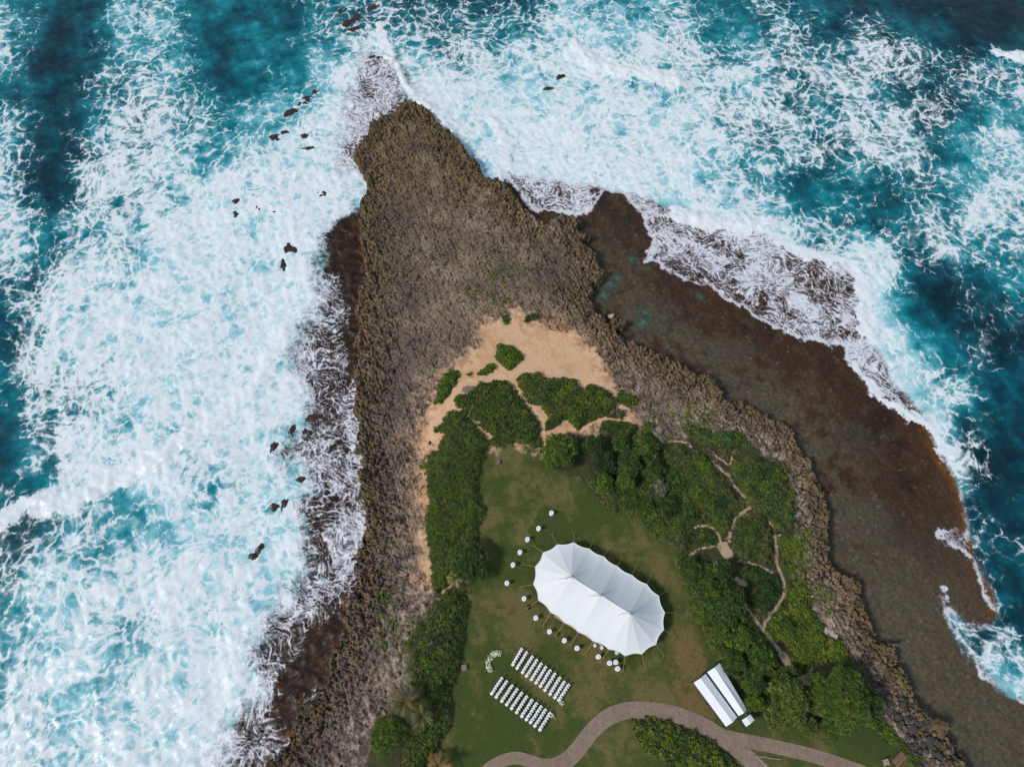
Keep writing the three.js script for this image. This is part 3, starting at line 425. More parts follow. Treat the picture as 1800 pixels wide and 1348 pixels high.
// ---------------------------------------------------------------- the sailcloth tent
{
  const Z = 4.4925, ex = ([a, b], y) => at(850 + a / Z, 900 + b / Z, y);
  const EAVE = LAWN + 2.35, PEAK = LAWN + 6.6;
  const corners = [[712, 240], [835, 290], [950, 352], [1057, 428], [1172, 497], [1290, 570], [1385, 662], [1433, 795], [1425, 930], [1362, 1048], [1252, 1122], [1120, 1138], [990, 1085], [867, 1022], [750, 950], [637, 873], [530, 795], [432, 697], [393, 570], [408, 433], [470, 320], [582, 257]].map(p => ex(p, EAVE));
  const peaks = [[698, 512], [930, 655], [1163, 802]].map(p => ex(p, PEAK));
  const mid = peaks[1], tent = thing('sailcloth_tent', 'large white oval sailcloth tent with three peaks on the lawn', 'tent', mid.x, mid.z, null, LAWN);
  const loc = p => p.clone().sub(tent.position), E = corners.map(loc), P = peaks.map(loc);
  // where on the ridge the cloth above each eave corner starts: 0..2 along the three peaks
  const R = [0, 0, 0.5, 1, 1.5, 2, 2, 2, 2, 2, 2, 2, 2, 1.5, 1, 0.5, 0, 0, 0, 0, 0, 0];
  const ridge = t => { const i = Math.min(1, Math.floor(t)), f = t - i, p = P[i].clone().lerp(P[i + 1], f); p.y -= 0.42 * Math.sin(Math.PI * f) ** 0.9; return p; };
  const cloth = new THREE.MeshPhysicalMaterial({ color: C(236, 238, 240), roughness: 0.75, sheen: 0.2 }), seamMat = std(C(230, 232, 236), 0.8), ropeMat = std(C(196, 172, 128), 0.9), poleMat = std(C(150, 110, 66), 0.6), stakeMat = std(C(60, 55, 48), 0.6);
  const surf = (i, u, v) => {                      // u along the eave between two corners, v from the ridge down
    const j = (i + 1) % 22, r = ridge(mix(R[i], R[j], u)), e = E[i].clone().lerp(E[j], u), bow = Math.sin(Math.PI * u);
    const inward = V(r.x - e.x, 0, r.z - e.z).normalize(); const k5 = v ** 5; e.addScaledVector(inward, 0.24 * bow * k5); e.y += 0.10 * bow * k5;
    const p = r.clone().lerp(e, v), sagging = 1.28;
    p.y = mix(e.y, r.y, (1 - v) ** sagging) - (R[i] === R[j] ? 0.015 : 0.06) * bow * Math.sin(Math.PI * v); return p;
  };
  const nu = 12, nv = 18, sheetsOf = [];
  for (let i = 0; i < 22; i++) {
    const pos = [], idx = [];
    for (let b = 0; b <= nv; b++) for (let a = 0; a <= nu; a++) { const p = surf(i, a / nu, b / nv); pos.push(p.x, p.y, p.z); }
    for (let b = 0; b < nv; b++) for (let a = 0; a < nu; a++) { const k = b * (nu + 1) + a; idx.push(k, k + nu + 1, k + 1, k + 1, k + nu + 1, k + nu + 2); }
    const g = new THREE.BufferGeometry(); g.setAttribute('position', new THREE.Float32BufferAttribute(pos, 3)); g.setIndex(idx); g.computeVertexNormals(); sheetsOf.push(g);
  }
  for (let i = 0; i < 22; i++) {                    // neighbouring cloths are one taut skin: share the normals along their seam
    const p = sheetsOf[i].attributes.normal, q = sheetsOf[(i + 1) % 22].attributes.normal;
    for (let b = 0; b <= nv; b++) { const k = b * (nu + 1) + nu, l = b * (nu + 1), n = V(p.getX(k) + q.getX(l), p.getY(k) + q.getY(l), p.getZ(k) + q.getZ(l)).normalize(); p.setXYZ(k, n.x, n.y, n.z); q.setXYZ(l, n.x, n.y, n.z); }
  }
  for (let i = 0; i < 22; i++) {
    part(tent, 'canopy_panel', sheetsOf[i], cloth);
    const seam = []; for (let b = 0; b <= 14; b++) { const p = surf(i, 0, b / 14); p.y += 0.012; seam.push(p); } part(tent, 'seam', tube(seam, 0.016, 4), seamMat);
    const hem = []; for (let a = 0; a <= 8; a++) hem.push(surf(i, a / 8, 1)); part(tent, 'hem', tube(hem, 0.05, 5), cloth);
    // side pole, and the guy rope that splits to two stakes
    const c = E[i], out = V(c.x, 0, c.z), r0 = ridge(R[i]); out.set(c.x - r0.x, 0, c.z - r0.z).normalize();
    const foot = V(c.x, 0, c.z).addScaledVector(out, -0.05); part(tent, 'side_pole', bar(foot, c.clone().addScaledVector(V(0, 1, 0), 0.12), 0.05, 8), poleMat);
    const knot = c.clone().addScaledVector(out, 2.0); knot.y = 0.42; const side = V(-out.z, 0, out.x), s1 = c.clone().addScaledVector(out, 2.55).addScaledVector(side, 0.36), s2 = c.clone().addScaledVector(out, 2.55).addScaledVector(side, -0.36); s1.y = s2.y = 0.03;
    part(tent, 'guy_rope', mergeGeometries([bar(c, knot, 0.026, 5), bar(knot, s1, 0.022, 5), bar(knot, s2, 0.022, 5)]), ropeMat);
    for (const s of [s1, s2]) part(tent, 'stake', bar(V(s.x, -0.2, s.z), V(s.x, 0.16, s.z), 0.025, 6), stakeMat);
  }
  const rl = []; for (let k = 0; k <= 40; k++) { const p = ridge(k / 20); p.y += 0.02; rl.push(p); } part(tent, 'ridge_seam', tube(rl, 0.05, 5), seamMat);
  const flag = std(C(196, 202, 204), 0.8);
  P.forEach((p, k) => {
    part(tent, 'king_pole', bar(V(p.x, 0, p.z), V(p.x, p.y + 0.9, p.z), 0.09, 10), poleMat);
    part(tent, 'peak_collar', new THREE.ConeGeometry(0.3, 0.5, 14, 1, true).translate(p.x, p.y + 0.1, p.z), seamMat);
    const n = 14, pos = [], idx = [];               // swallow-tailed pennant blown to the left
    for (let a = 0; a <= n; a++) { const t = a / n, x = p.x - 0.05 - 2.1 * t, z = p.z + 0.55 * t * t + 0.2 * Math.sin(4 * t + k), y = p.y + 0.78 - 0.16 * t, h = 0.2 * (1 - 0.55 * t); pos.push(x, y + h, z, x, y - h, z + 0.06); }
    for (let a = 0; a < n; a++) idx.push(a * 2, a * 2 + 1, a * 2 + 2, a * 2 + 1, a * 2 + 3, a * 2 + 2);
    const g = new THREE.BufferGeometry(); g.setAttribute('position', new THREE.Float32BufferAttribute(pos, 3)); g.setIndex(idx); g.computeVertexNormals(); part(tent, 'pennant', g, flag);
  });
  // pale boards laid under the long open side nearer the chairs
  const floor = thing('timber_floor', 'pale timber boards laid under the long side of the white tent', 'flooring', mid.x, mid.z, null, LAWN);
  const a0 = E[16], a1 = E[12], dir = V(a1.x - a0.x, 0, a1.z - a0.z), len = dir.length(); dir.normalize(); const inw = V(-dir.z, 0, dir.x); if (inw.dot(V(-a0.x, 0, -a0.z)) < 0) inw.negate();
  const woods = [[190, 158, 116], [178, 146, 104], [200, 168, 128]].map(c => std(C(...c), 0.7)), ang = Math.atan2(-dir.z, dir.x);
  for (let k = 0; k < 18; k++) { const q = V((a0.x + a1.x) / 2, 0.07, (a0.z + a1.z) / 2).addScaledVector(inw, 0.15 + k * 0.31), m = part(floor, 'board', box(len - 1.5 + (k % 3) * 0.2, 0.1, 0.3), woods[k % 3]); m.position.copy(q); m.rotation.y = ang; }
}

// ---------------------------------------------------------------- the two long frame canopies and the little one beside them
{
  const roof = new THREE.MeshPhysicalMaterial({ color: C(238, 240, 246), roughness: 0.6 }), frame = std(C(58, 62, 66), 0.5, { metalness: 0.6 }), gutter = std(C(48, 50, 56), 0.6);
  const canopy = (label, q, eave, rise) => {
    const k = q.map(([a, b]) => at(a, b, LAWN + eave)), c = k[0].clone().add(k[1]).add(k[2]).add(k[3]).multiplyScalar(0.25), t = thing('frame_canopy', label, 'canopy', c.x, c.z, null, LAWN), L = k.map(p => V(p.x - c.x, eave, p.z - c.z));
    const [A, B, D, F] = L, r0 = A.clone().lerp(B, 0.5), r1 = F.clone().lerp(D, 0.5); r0.y = r1.y = eave + rise;
    const sheet = pts => { const th = 0.03, pos = [], idx = []; for (const dy of [0, -th]) for (const p of pts) pos.push(p.x, p.y + dy, p.z); const n = pts.length; for (let i = 1; i < n - 1; i++) { idx.push(0, i, i + 1, n, n + i + 1, n + i); } for (let i = 0; i < n; i++) { const j = (i + 1) % n; idx.push(i, n + i, j, j, n + i, n + j); } const g = new THREE.BufferGeometry(); g.setAttribute('position', new THREE.Float32BufferAttribute(pos, 3)); g.setIndex(idx); const f = g.toNonIndexed(); f.computeVertexNormals(); return f; };
    part(t, 'roof_panel', sheet([A, r0, r1, F]), roof); part(t, 'roof_panel', sheet([r0, B, D, r1]), roof);
    part(t, 'gable', sheet([A, B, r0]), roof); part(t, 'gable', sheet([F, r1, D]), roof);
    for (const [p, s] of [[A, B], [B, D], [D, F], [F, A]]) {
      const d = s.clone().sub(p).normalize(), o = V(-d.z, 0, d.x); if (o.dot(p) < 0) o.negate();
      const p2 = p.clone().addScaledVector(o, 0.06).setY(eave - 0.08), s2 = s.clone().addScaledVector(o, 0.06).setY(eave - 0.08); part(t, 'eave_rail', bar(p2, s2, 0.06, 6), frame);
      const n = Math.max(1, Math.round(p.distanceTo(s) / 4)); for (let i = 0; i < n; i++) { const g = p2.clone().lerp(s2, i / n); part(t, 'post', bar(V(g.x, 0, g.z), g, 0.05, 6), frame); }
    }
    return t;
  };
  canopy('long white frame canopy beside the concrete walk, nearer the lawn', [[1219.5, 1200.1], [1240.7, 1184.5], [1296.3, 1260.8], [1276.8, 1277.5]], 2.3, 0.65);
  canopy('long white frame canopy on the side of the trees, partly under leaves', [[1243.6, 1181.5], [1265.7, 1165.6], [1313, 1247.4], [1299.2, 1258.8]], 2.3, 0.65);
  canopy('small square white canopy beyond the ends of the long canopies', [[1304.1, 1265.8], [1319.1, 1255.7], [1326.9, 1265.8], [1311.9, 1277.5]], 2.1, 0.25);
  const p = [1242.2, 1183, 1297.6, 1260], a = at(p[0], p[1], LAWN + 2.2), b = at(p[2], p[3], LAWN + 2.2), g = thing('rain_gutter', 'dark gutter strip running between the two long white canopies', 'gutter', (a.x + b.x) / 2, (a.z + b.z) / 2, null, LAWN + 2.2);
  const m = part(g, 'channel', box(a.distanceTo(b), 0.08, 0.26), gutter); m.rotation.y = Math.atan2(-(b.z - a.z), b.x - a.x);
}

// ---------------------------------------------------------------- ceremony chairs
{
  const white = std(C(242, 242, 244), 0.5), rearLeg = s => bar(V(0.19 * s, 0, -0.2), V(0.19 * s, 0.43, 0.17), 0.014, 4), frontLeg = s => bar(V(0.21 * s, 0, 0.2), V(0.21 * s, 0.84, -0.24), 0.014, 4);
  const seatGeo = box(0.425, 0.035, 0.43, 0, 0.45, 0.02), backGeo = box(0.4, 0.2, 0.03).rotateX(-0.45).translate(0, 0.73, -0.2), rail = box(0.4, 0.03, 0.03, 0, 0.84, -0.24);
  let proto = null; const r = rng(5), Z = 7.49;
  const blocks = [['block nearer the tent', [[575, 160], [640, 210], [712, 268], [770, 312], [832, 358], [890, 405], [947, 447], [1010, 493], [1075, 543], [1135, 597], [1192, 635]], [[457, 362], [515, 408], [588, 463], [642, 512], [705, 558], [767, 602], [825, 647], [883, 697], [950, 750], [1012, 795], [1065, 832]], true], ['block farther from the tent', [[310, 550], [375, 592], [447, 645], [512, 695], [575, 742], [640, 790], [710, 835], [770, 880], [830, 920], [887, 965], [948, 1010]], [[180, 745], [240, 788], [315, 843], [380, 890], [443, 937], [512, 990], [577, 1042], [640, 1085], [697, 1125], [750, 1172], [815, 1222]], false]];
  for (const [where, tops, ends, nearer] of blocks) tops.forEach((tp, row) => {
    const a = at(840 + tp[0] / Z, 1120 + tp[1] / Z, LAWN + 0.47), b = at(840 + ends[row][0] / Z, 1120 + ends[row][1] / Z, LAWN + 0.47), d = b.clone().sub(a).normalize(), face = V(d.z, 0, -d.x).x < 0 ? V(d.z, 0, -d.x) : V(-d.z, 0, d.x), turn = Math.atan2(face.x, face.z);
    for (let k = 0; k < 7; k++) {
      const p = a.clone().lerp(b, k / 6), fromAisle = nearer ? 6 - k : k, label = `white folding chair, ${ORD[fromAisle]} from aisle, ${ORD[row]} row of the ${where}`;
      const x = p.x + (r() - 0.5) * 0.05 , z = p.z + (r() - 0.5) * 0.05, tn = turn + (r() - 0.5) * 0.1;
      if (!proto) {
        proto = thing('folding_chair', label, 'chair', x, z, 'white folding chairs set out in rows'); proto.rotation.y = tn;
        part(proto, 'seat', seatGeo, white); const bk = part(proto, 'backrest', backGeo, white); part(bk, 'top_rail', rail, white); for (const s of [-1, 1]) { part(proto, 'leg', frontLeg(s), white); part(proto, 'leg', rearLeg(s), white); }
      } else copy(proto, label, x, z, tn);
    }
  });
}

// ---------------------------------------------------------------- cocktail tables, seats and other small furniture
{
  const clothMat = std(C(244, 244, 250), 0.7), baseMat = std(C(80, 80, 84), 0.5), glass = std(C(206, 214, 240), 0.3);
  const Z = 4.4925, list = [[537, 5], [435, 127], [347, 214], [287, 316], [232, 416], [184, 560], [320, 683], [413, 836], [521, 944], [639, 1015], [740, 1075], [909, 1143], [998, 1193], [1046, 1186], [1062, 1238]];
  const tail = ['round white cocktail table standing alone between two white seats and the rope', 'left of the three clustered white cocktail tables below the tent', 'upper right of the three clustered white cocktail tables below the tent', 'lowest of the three clustered white cocktail tables below the tent'];
  let proto = null;
  list.forEach(([a, b], i) => {
    const p = at(850 + a / Z, 900 + b / Z, LAWN + 1.08), label = i < 11 ? `round white-clothed cocktail table, ${ORD[i]} of the curve starting beyond the tent` : tail[i - 11];
    if (!proto) {
      proto = thing('cocktail_table', label, 'table', p.x, p.z, 'white cocktail tables around the tent');
      part(proto, 'tabletop', new THREE.LatheGeometry([[0, 1.09], [0.37, 1.09], [0.395, 1.075], [0.395, 1.05], [0.38, 1.02]].map(q => new THREE.Vector2(...q)), 28), clothMat);
      part(proto, 'cloth_skirt', new THREE.LatheGeometry([[0.38, 1.02], [0.3, 0.9], [0.2, 0.66], [0.17, 0.5], [0.2, 0.3], [0.3, 0.1], [0.36, 0.02]].map(q => new THREE.Vector2(...q)), 24), clothMat);
      part(proto, 'foot', new THREE.CylinderGeometry(0.34, 0.36, 0.03, 20).translate(0, 0.015, 0), baseMat);
      part(proto, 'centre_cloth', new THREE.CylinderGeometry(0.15, 0.15, 0.012, 16).translate(0, 1.098, 0), glass);
    } else copy(proto, label, p.x, p.z, i * 0.7);
  });
  const cush = std(C(238, 236, 240), 0.85), seat = (label, px, py, turn) => { const p = at(px, py, LAWN + 0.4), t = thing('ottoman', label, 'seat', p.x, p.z, 'white seats beside the tent'); t.rotation.y = turn; part(t, 'cushion', box(0.52, 0.14, 0.52, 0, 0.38, 0), cush); part(t, 'body', box(0.5, 0.27, 0.5, 0, 0.175, 0), cush); for (const sx of [-1, 1]) for (const sz of [-1, 1]) part(t, 'leg', box(0.04, 0.05, 0.04, 0.2 * sx, 0.025, 0.2 * sz), baseMat); };
  seat('small white square seat nearest the guy rope below the tent', 1046, 1134.5, 0.75); seat('small white square seat between another seat and the tent edge', 1058, 1138.5, 0.5); seat('white square seat half hidden under the tent eave', 1084.5, 1147.5, 0.3);
  const black = std(C(16, 16, 18), 0.9), strap = std(C(40, 40, 44), 0.8);
  const bag = (label, px, py, turn) => { const p = at(px, py, LAWN + 0.2), t = thing('weight_bag', label, 'bag', p.x, p.z, 'black bags at the tent ropes'); t.rotation.y = turn; const g = new THREE.SphereGeometry(1, 16, 10); g.scale(0.24, 0.2, 0.4); g.translate(0, 0.19, 0); part(t, 'sack', g, black); part(t, 'handle', new THREE.TorusGeometry(0.12, 0.02, 5, 12, Math.PI).translate(0, 0.37, 0), strap); };
  bag('black bag on the guy rope at the left end of the tent', 929.5, 1067, 0.1); bag('black bag on the guy rope between two cocktail tables', 980.5, 1114.5, -0.6);

  const utility = (name, label, px, py, turn, w, d, h, col, lidCol) => { const p = at(px, py, LAWN + h), t = thing(name, label, 'utility box', p.x, p.z); t.rotation.y = turn; part(t, 'pad', box(w + 0.25, 0.06, d + 0.25, 0, 0.03, 0), std(C(120, 104, 92), 0.95)); part(t, 'cabinet', box(w, h - 0.1, d, 0, h / 2, 0), std(C(...col), 0.8)); part(t, 'lid', box(w + 0.06, 0.05, d + 0.06, 0, h - 0.02, 0), std(C(...lidCol), 0.7)); part(t, 'vent', box(w * 0.6, 0.12, 0.02, 0, h * 0.5, d / 2 + 0.01), std(C(30, 28, 26), 0.9)); };
  utility('utility_box', 'small brown box standing on a bare patch at the head of the lawn', 876, 812, 0.1, 0.5, 0.75, 0.5, [112, 86, 74], [126, 98, 88]);
  utility('utility_box', 'grey box at the foot of the hedge left of the flower arc', 815.5, 1173.5, 0.15, 0.75, 0.8, 0.55, [112, 104, 100], [126, 118, 114]);

  // timber table top and armchair at the lower right of the lawn
  const q = [[1591.8, 1321.5], [1601.5, 1335], [1590.5, 1349], [1574.5, 1340]].map(([a, b]) => at(a, b, LAWN + 0.45)), c = q[0].clone().add(q[1]).add(q[2]).add(q[3]).multiplyScalar(0.25);
  const deck = thing('timber_platform', 'low brown timber platform on the grass near the dark boulders', 'platform', c.x, c.z), along = q[3].clone().sub(q[0]), L = along.length(), wd = q[0].distanceTo(q[1]); deck.rotation.y = Math.atan2(-along.z, along.x);
  const woods = [[126, 92, 74], [140, 104, 86], [114, 84, 68]].map(k => std(C(...k), 0.85));
  for (let i = 0; i < 7; i++) part(deck, 'plank', box(L, 0.04, wd / 7 - 0.015, 0, 0.44, (i - 3) * wd / 7), woods[i % 3]);
  for (const sx of [-1, 1]) { part(deck, 'bearer', box(0.08, 0.1, wd - 0.1, sx * (L / 2 - 0.15), 0.365, 0), woods[2]); for (const sz of [-1, 1]) part(deck, 'leg', box(0.09, 0.33, 0.09, sx * (L / 2 - 0.15), 0.16, sz * (wd / 2 - 0.15)), woods[2]); }
  const pc = at(1563.5, 1342, LAWN + 0.4), ch = thing('garden_armchair', 'pale timber garden armchair beside the timber platform', 'chair', pc.x, pc.z), pale = std(C(196, 176, 160), 0.8); ch.rotation.y = 0.15;
  for (let i = 0; i < 5; i++) part(ch, 'seat_slat', box(0.56, 0.025, 0.1, 0, 0.38 - 0.02 * i, 0.25 - 0.115 * i), pale);
  for (let i = 0; i < 5; i++) part(ch, 'back_slat', box(0.1, 0.75, 0.022).rotateX(-0.4).translate((i - 2) * 0.115, 0.66, -0.42), pale);
  for (const s of [-1, 1]) { part(ch, 'armrest', box(0.12, 0.03, 0.8, 0.36 * s, 0.58, -0.02), pale); part(ch, 'leg', box(0.06, 0.58, 0.09, 0.33 * s, 0.29, 0.3), pale); part(ch, 'leg', box(0.06, 0.42, 0.09, 0.33 * s, 0.21, -0.36), pale); }

  // metal railings by the fork of the walk
  const metal = std(C(190, 196, 190), 0.4, { metalness: 0.3 });
  for (const [label, a, b] of [['short pale railing lying across the fork of the concrete walk', [1329, 1331.5], [1352, 1331.8]], ['pale railing above the dark grass right of the walk fork', [1355, 1334], [1377, 1336]], ['pale railing slanting down along the edge of the concrete walk', [1338, 1334.5], [1358, 1356]]]) {
    const p = at(...a, LAWN + 0.95), s = at(...b, LAWN + 0.95), o = thing('railing', label, 'railing', (p.x + s.x) / 2, (p.z + s.z) / 2), l0 = V(p.x - o.position.x, 0.95, p.z - o.position.z), l1 = V(s.x - o.position.x, 0.95, s.z - o.position.z);
    part(o, 'top_rail', bar(l0, l1, 0.035, 8), metal); part(o, 'lower_rail', bar(l0.clone().setY(0.5), l1.clone().setY(0.5), 0.022, 6), metal); for (const k of [0.02, 0.5, 0.98]) { const m = l0.clone().lerp(l1, k); part(o, 'post', bar(V(m.x, 0, m.z), m, 0.028, 6), metal); }
  }
}
console.log('furniture built');
// ---------------------------------------------------------------- foliage
function clumpGeometry(seed, leaves, len, wid, spread) {   // a rosette of folded leaves, about 0.3 m across
  const r = rng(seed), pos = [];
  for (let i = 0; i < leaves; i++) {
    const az = i * 2.39996 + r() * 0.5, el = mix(1.35, 0.1 - spread, (i + 0.5) / leaves) + (r() - 0.5) * 0.3, l = len * (0.75 + 0.5 * r()), w = wid * (0.8 + 0.4 * r()), d = V(Math.cos(az) * Math.cos(el), Math.sin(el), Math.sin(az) * Math.cos(el)), s = V(-Math.sin(az), 0, Math.cos(az)), up = s.clone().cross(d).negate().normalize(), b = d.clone().multiplyScalar(0.03);
    const tip = b.clone().addScaledVector(d, l).addScaledVector(V(0, 1, 0), -0.12 * l), m = b.clone().addScaledVector(d, l * 0.58).addScaledVector(up, 0.02), e1 = m.clone().addScaledVector(s, w).addScaledVector(up, 0.03), e2 = m.clone().addScaledVector(s, -w).addScaledVector(up, 0.03);
    for (const t of [[b, e1, m], [b, m, e2], [m, e1, tip], [m, tip, e2]]) for (const p of t) pos.push(p.x, p.y, p.z);
  }
  const g = new THREE.BufferGeometry(); g.setAttribute('position', new THREE.Float32BufferAttribute(pos, 3)); g.computeVertexNormals(); return g;
}
const CLUMPS = [clumpGeometry(1, 12, 0.24, 0.075, 0.2), clumpGeometry(2, 14, 0.21, 0.07, 0.35), clumpGeometry(3, 9, 0.30, 0.05, 0.1)];
const leafMat = new THREE.MeshPhysicalMaterial({ color: 0xffffff, roughness: 0.62, transmission: 0 });
const COL = { lime: [100, 124, 34], mid: [80, 104, 34], deep: [60, 86, 36], olive: [106, 112, 52], blue: [74, 102, 64], grey: [132, 128, 112], yellow: [122, 128, 38], dark: [48, 70, 32], brown: [100, 100, 54] };
const coreMat = std(C(78, 82, 42), 1), barkMat = std(C(92, 78, 64), 0.95), twigMat = std(C(110, 98, 84), 0.95);
function foliage(parent, name, list, colors, seed, variant, geo) {       // list of [x, y, z, scale, lean x, lean z]
  const r = rng(seed), m = new THREE.InstancedMesh(geo ?? CLUMPS[variant % 3], leafMat, list.length), M = new THREE.Matrix4(), q = new THREE.Quaternion(), col = new THREE.Color(), base = colors.map(c => C(...(COL[c] ?? c)));
  list.forEach(([x, y, z, s, lx, lz, pick], i) => {
    q.setFromEuler(new THREE.Euler(lz + (r() - 0.5) * 0.5, r() * 6.283, -lx + (r() - 0.5) * 0.5, 'XZY')); M.compose(V(x, y, z), q, V(s, s * (0.85 + 0.3 * r()), s)); m.setMatrixAt(i, M);
    const k = clamp(pick ?? r(), 0, 0.999) * base.length, a = base[Math.floor(k)], v = 0.55 + 0.9 * r(); col.setRGB(a.r * v * (0.9 + 0.2 * r()), a.g * v, a.b * v * (0.85 + 0.3 * r())); m.setColorAt(i, col);
  });
  m.name = name; m.castShadow = m.receiveShadow = true; m.userData.kind = 'stuff'; parent.add(m); return m;
}
function centroid(poly) { let x = 0, z = 0; for (const p of poly) { x += p[0]; z += p[1]; } return [x / poly.length, z / poly.length]; }
function shrub(name, label, category, H, colors, marks, { seed = 1, dens = 15, variant = seed, group = 'shrubs on the headland', size = 1, lumps = 0.6, rag = 1.5 } = {}) {
  const poly = plan(marks, LAWN - 0.1 + H * 0.5), [cx, cz] = centroid(poly), r = rng(seed * 77 + 3), t = thing(name, label, category, cx, cz, group), y0 = t.position.y;
  const xs = poly.map(p => p[0]), zs = poly.map(p => p[1]), x0 = Math.min(...xs) - 0.6, x1 = Math.max(...xs) + 0.6, z0 = Math.min(...zs) - 0.6, z1 = Math.max(...zs) + 0.6;
  const F = new Field(x0, z0, x1, z1, 0.3, (x, z) => insideDist(poly, x, z)), depth = (x, z) => Math.min(F.get(x, z) + rag * (0.9 * (fb(x + seed * 9, z, 2.2) - 0.5) + 0.5 * (fc(x, z, 0.8) - 0.5)), 0.1 - fTrack.get(x, z) + 0.5 * (fc(x, z, 0.9) - 0.5));
  const top = (x, z, d) => H * Math.sqrt(clamp(d / (0.9 * H + 0.25))) * (1 - lumps + lumps * (0.35 + 0.9 * fb(x, z + seed * 5, 1.9) + 0.35 * fc(x, z, 4.5)));
  const list = [], n = Math.round((x1 - x0) * (z1 - z0) * dens);
  for (let i = 0; i < n; i++) {
    const x = x0 + (x1 - x0) * r(), z = z0 + (z1 - z0) * r(), d = depth(x, z); if (d < 0.03) continue;
    const h = top(x, z, d), g = gy(x, z), e = 0.25, hx = top(x + e, z, depth(x + e, z)), hz = top(x, z + e, depth(x, z + e));
    list.push([x - cx, g - y0 + h * (0.8 + 0.24 * r()), z - cz, size * (0.75 + 0.6 * r()), clamp((h - hx) / e, -1, 1) * 0.8, clamp((h - hz) / e, -1, 1) * 0.8, fb(x * 1.3, z * 1.3 + seed, 2.6) * 1.1 - 0.05 + 0.35 * (r() - 0.5)]);
  }
  foliage(t, 'foliage', list, colors, seed, variant);
  const st = 0.45, nx = Math.ceil((x1 - x0) / st), nz = Math.ceil((z1 - z0) / st), pos = [], idx = [], id = new Map();   // the dense twigs inside
  const v = (i, j) => { const k = j * 9999 + i; if (!id.has(k)) { const x = x0 + i * st, z = z0 + j * st, d = depth(x, z); id.set(k, pos.length / 3); pos.push(x - cx, gy(x, z) - y0 + (d > 0.1 ? Math.max(0.05, top(x, z, d) * 0.72 - 0.08) : -0.15), z - cz); } return id.get(k); };
  for (let j = 0; j < nz; j++) for (let i = 0; i < nx; i++) { if ([[0, 0], [1, 0], [0, 1], [1, 1]].every(([a, b]) => depth(x0 + (i + a) * st, z0 + (j + b) * st) < 0)) continue; const a = v(i, j), b = v(i + 1, j), c = v(i, j + 1), e = v(i + 1, j + 1); idx.push(a, c, b, b, c, e); }
  if (idx.length) { const g = new THREE.BufferGeometry(); g.setAttribute('position', new THREE.Float32BufferAttribute(pos, 3)); g.setIndex(idx); g.computeVertexNormals(); part(t, 'branches', g, coreMat); }
  return t;
}
function tree(name, label, px, py, rpx, h, colors, { seed = 1, group = 'trees on the headland', lobes = 9, dens = 1, variant = seed, flat = 0.55, bare = false } = {}) {
  const p = at(px, py, LAWN + h * 0.72), R = rpx * metre(px, py, LAWN + h * 0.72), t = thing(name, label, 'tree', p.x, p.z, group), r = rng(seed * 131 + 7), list = [], cl = [];
  cl.push([0, h - R * flat * 0.72, 0, R * 0.48]);
  const many = Math.round(lobes * 1.9); for (let i = 0; i < many; i++) { const a = i * 2.39996 + r() * 0.8, q = Math.sqrt((i + 0.6) / many), rr = R * (0.19 + 0.14 * r()) * (1.15 - 0.2 * q); cl.push([Math.cos(a) * q * (R - rr) * 1.02, h - rr * 0.8 - R * flat * q * q * (0.6 + 0.5 * r()), Math.sin(a) * q * (R - rr) * 1.02, rr]); }
  for (const [x, y, z, rr] of cl) {
    const n = Math.round(rr * rr * 42 * dens + 6);
    for (let i = 0; i < n; i++) {
      const u = r() * 2 - 1, a = r() * 6.283, el = Math.sqrt(1 - u * u), dx = Math.cos(a) * el, dz = Math.sin(a) * el, dy = u < -0.55 ? -u * 0.5 : u, k = rr * (0.82 + 0.26 * r()) * (0.8 + 0.4 * fb(x + dx * rr + seed * 3, z + dz * rr + dy * 2, 1.1));
      list.push([x + dx * k, y + dy * k * 0.72, z + dz * k, 0.9 + 0.6 * r(), dx * 1.0, dz * 1.0, fb(x + dx * k + seed * 17, z + dz * k, 1.6) * 1.1 - 0.05 + 0.3 * (r() - 0.5)]);
    }
  }
  foliage(t, 'crown', list, colors, seed, variant);
  const tr = []; const lean = V((r() - 0.5) * 0.8, 0, (r() - 0.5) * 0.8); for (let i = 0; i <= 5; i++) tr.push(V(lean.x * (i / 5) ** 2, i / 5 * h * 0.55 - 0.1, lean.z * (i / 5) ** 2));
  const g = new THREE.TubeGeometry(new THREE.CatmullRomCurve3(tr), 10, 0.12 + 0.025 * h, 8), a = g.attributes.position; for (let i = 0; i < a.count; i++) { const k = 1.25 - 0.6 * clamp(a.getY(i) / (h * 0.6)); a.setX(i, a.getX(i) * k + lean.x * 0 ); a.setZ(i, a.getZ(i) * k); }
  part(t, 'trunk', g, barkMat);
  for (const [x, y, z, rr] of cl.slice(1).filter((_, i) => i % 2 === 0)) { const s = tr[2 + Math.floor(r() * 3)], mid = V(mix(s.x, x, 0.5), mix(s.y, y, 0.62), mix(s.z, z, 0.5)); part(t, 'limb', tube([s, mid, V(x, y, z)], 0.035 + 0.02 * rr, 5), barkMat); }
  return t;
}
const S = (name, label, H, colors, marks, o) => shrub(name, label, name.includes('hedge') ? 'hedge' : 'shrub', H, colors, marks, o);
const z1 = (Z, ox, oy, pts) => pts.map(([a, b]) => [ox + a / Z, oy + b / Z]);
S('shrub', 'round bright green shrub alone on the open sand', 1.0, ['lime', 'lime', 'mid'], [[871, 604], [882, 600], [904, 602], [918, 619], [919, 631], [911, 641], [893, 649], [884, 644], [874, 633], [872, 618]], { seed: 1, lumps: 0.3 });
S('shrub', 'smallest green shrub on the sand track, left of two', 0.6, ['mid', 'lime'], [[819, 651], [829, 645], [834, 653], [827, 661]], { seed: 2 });
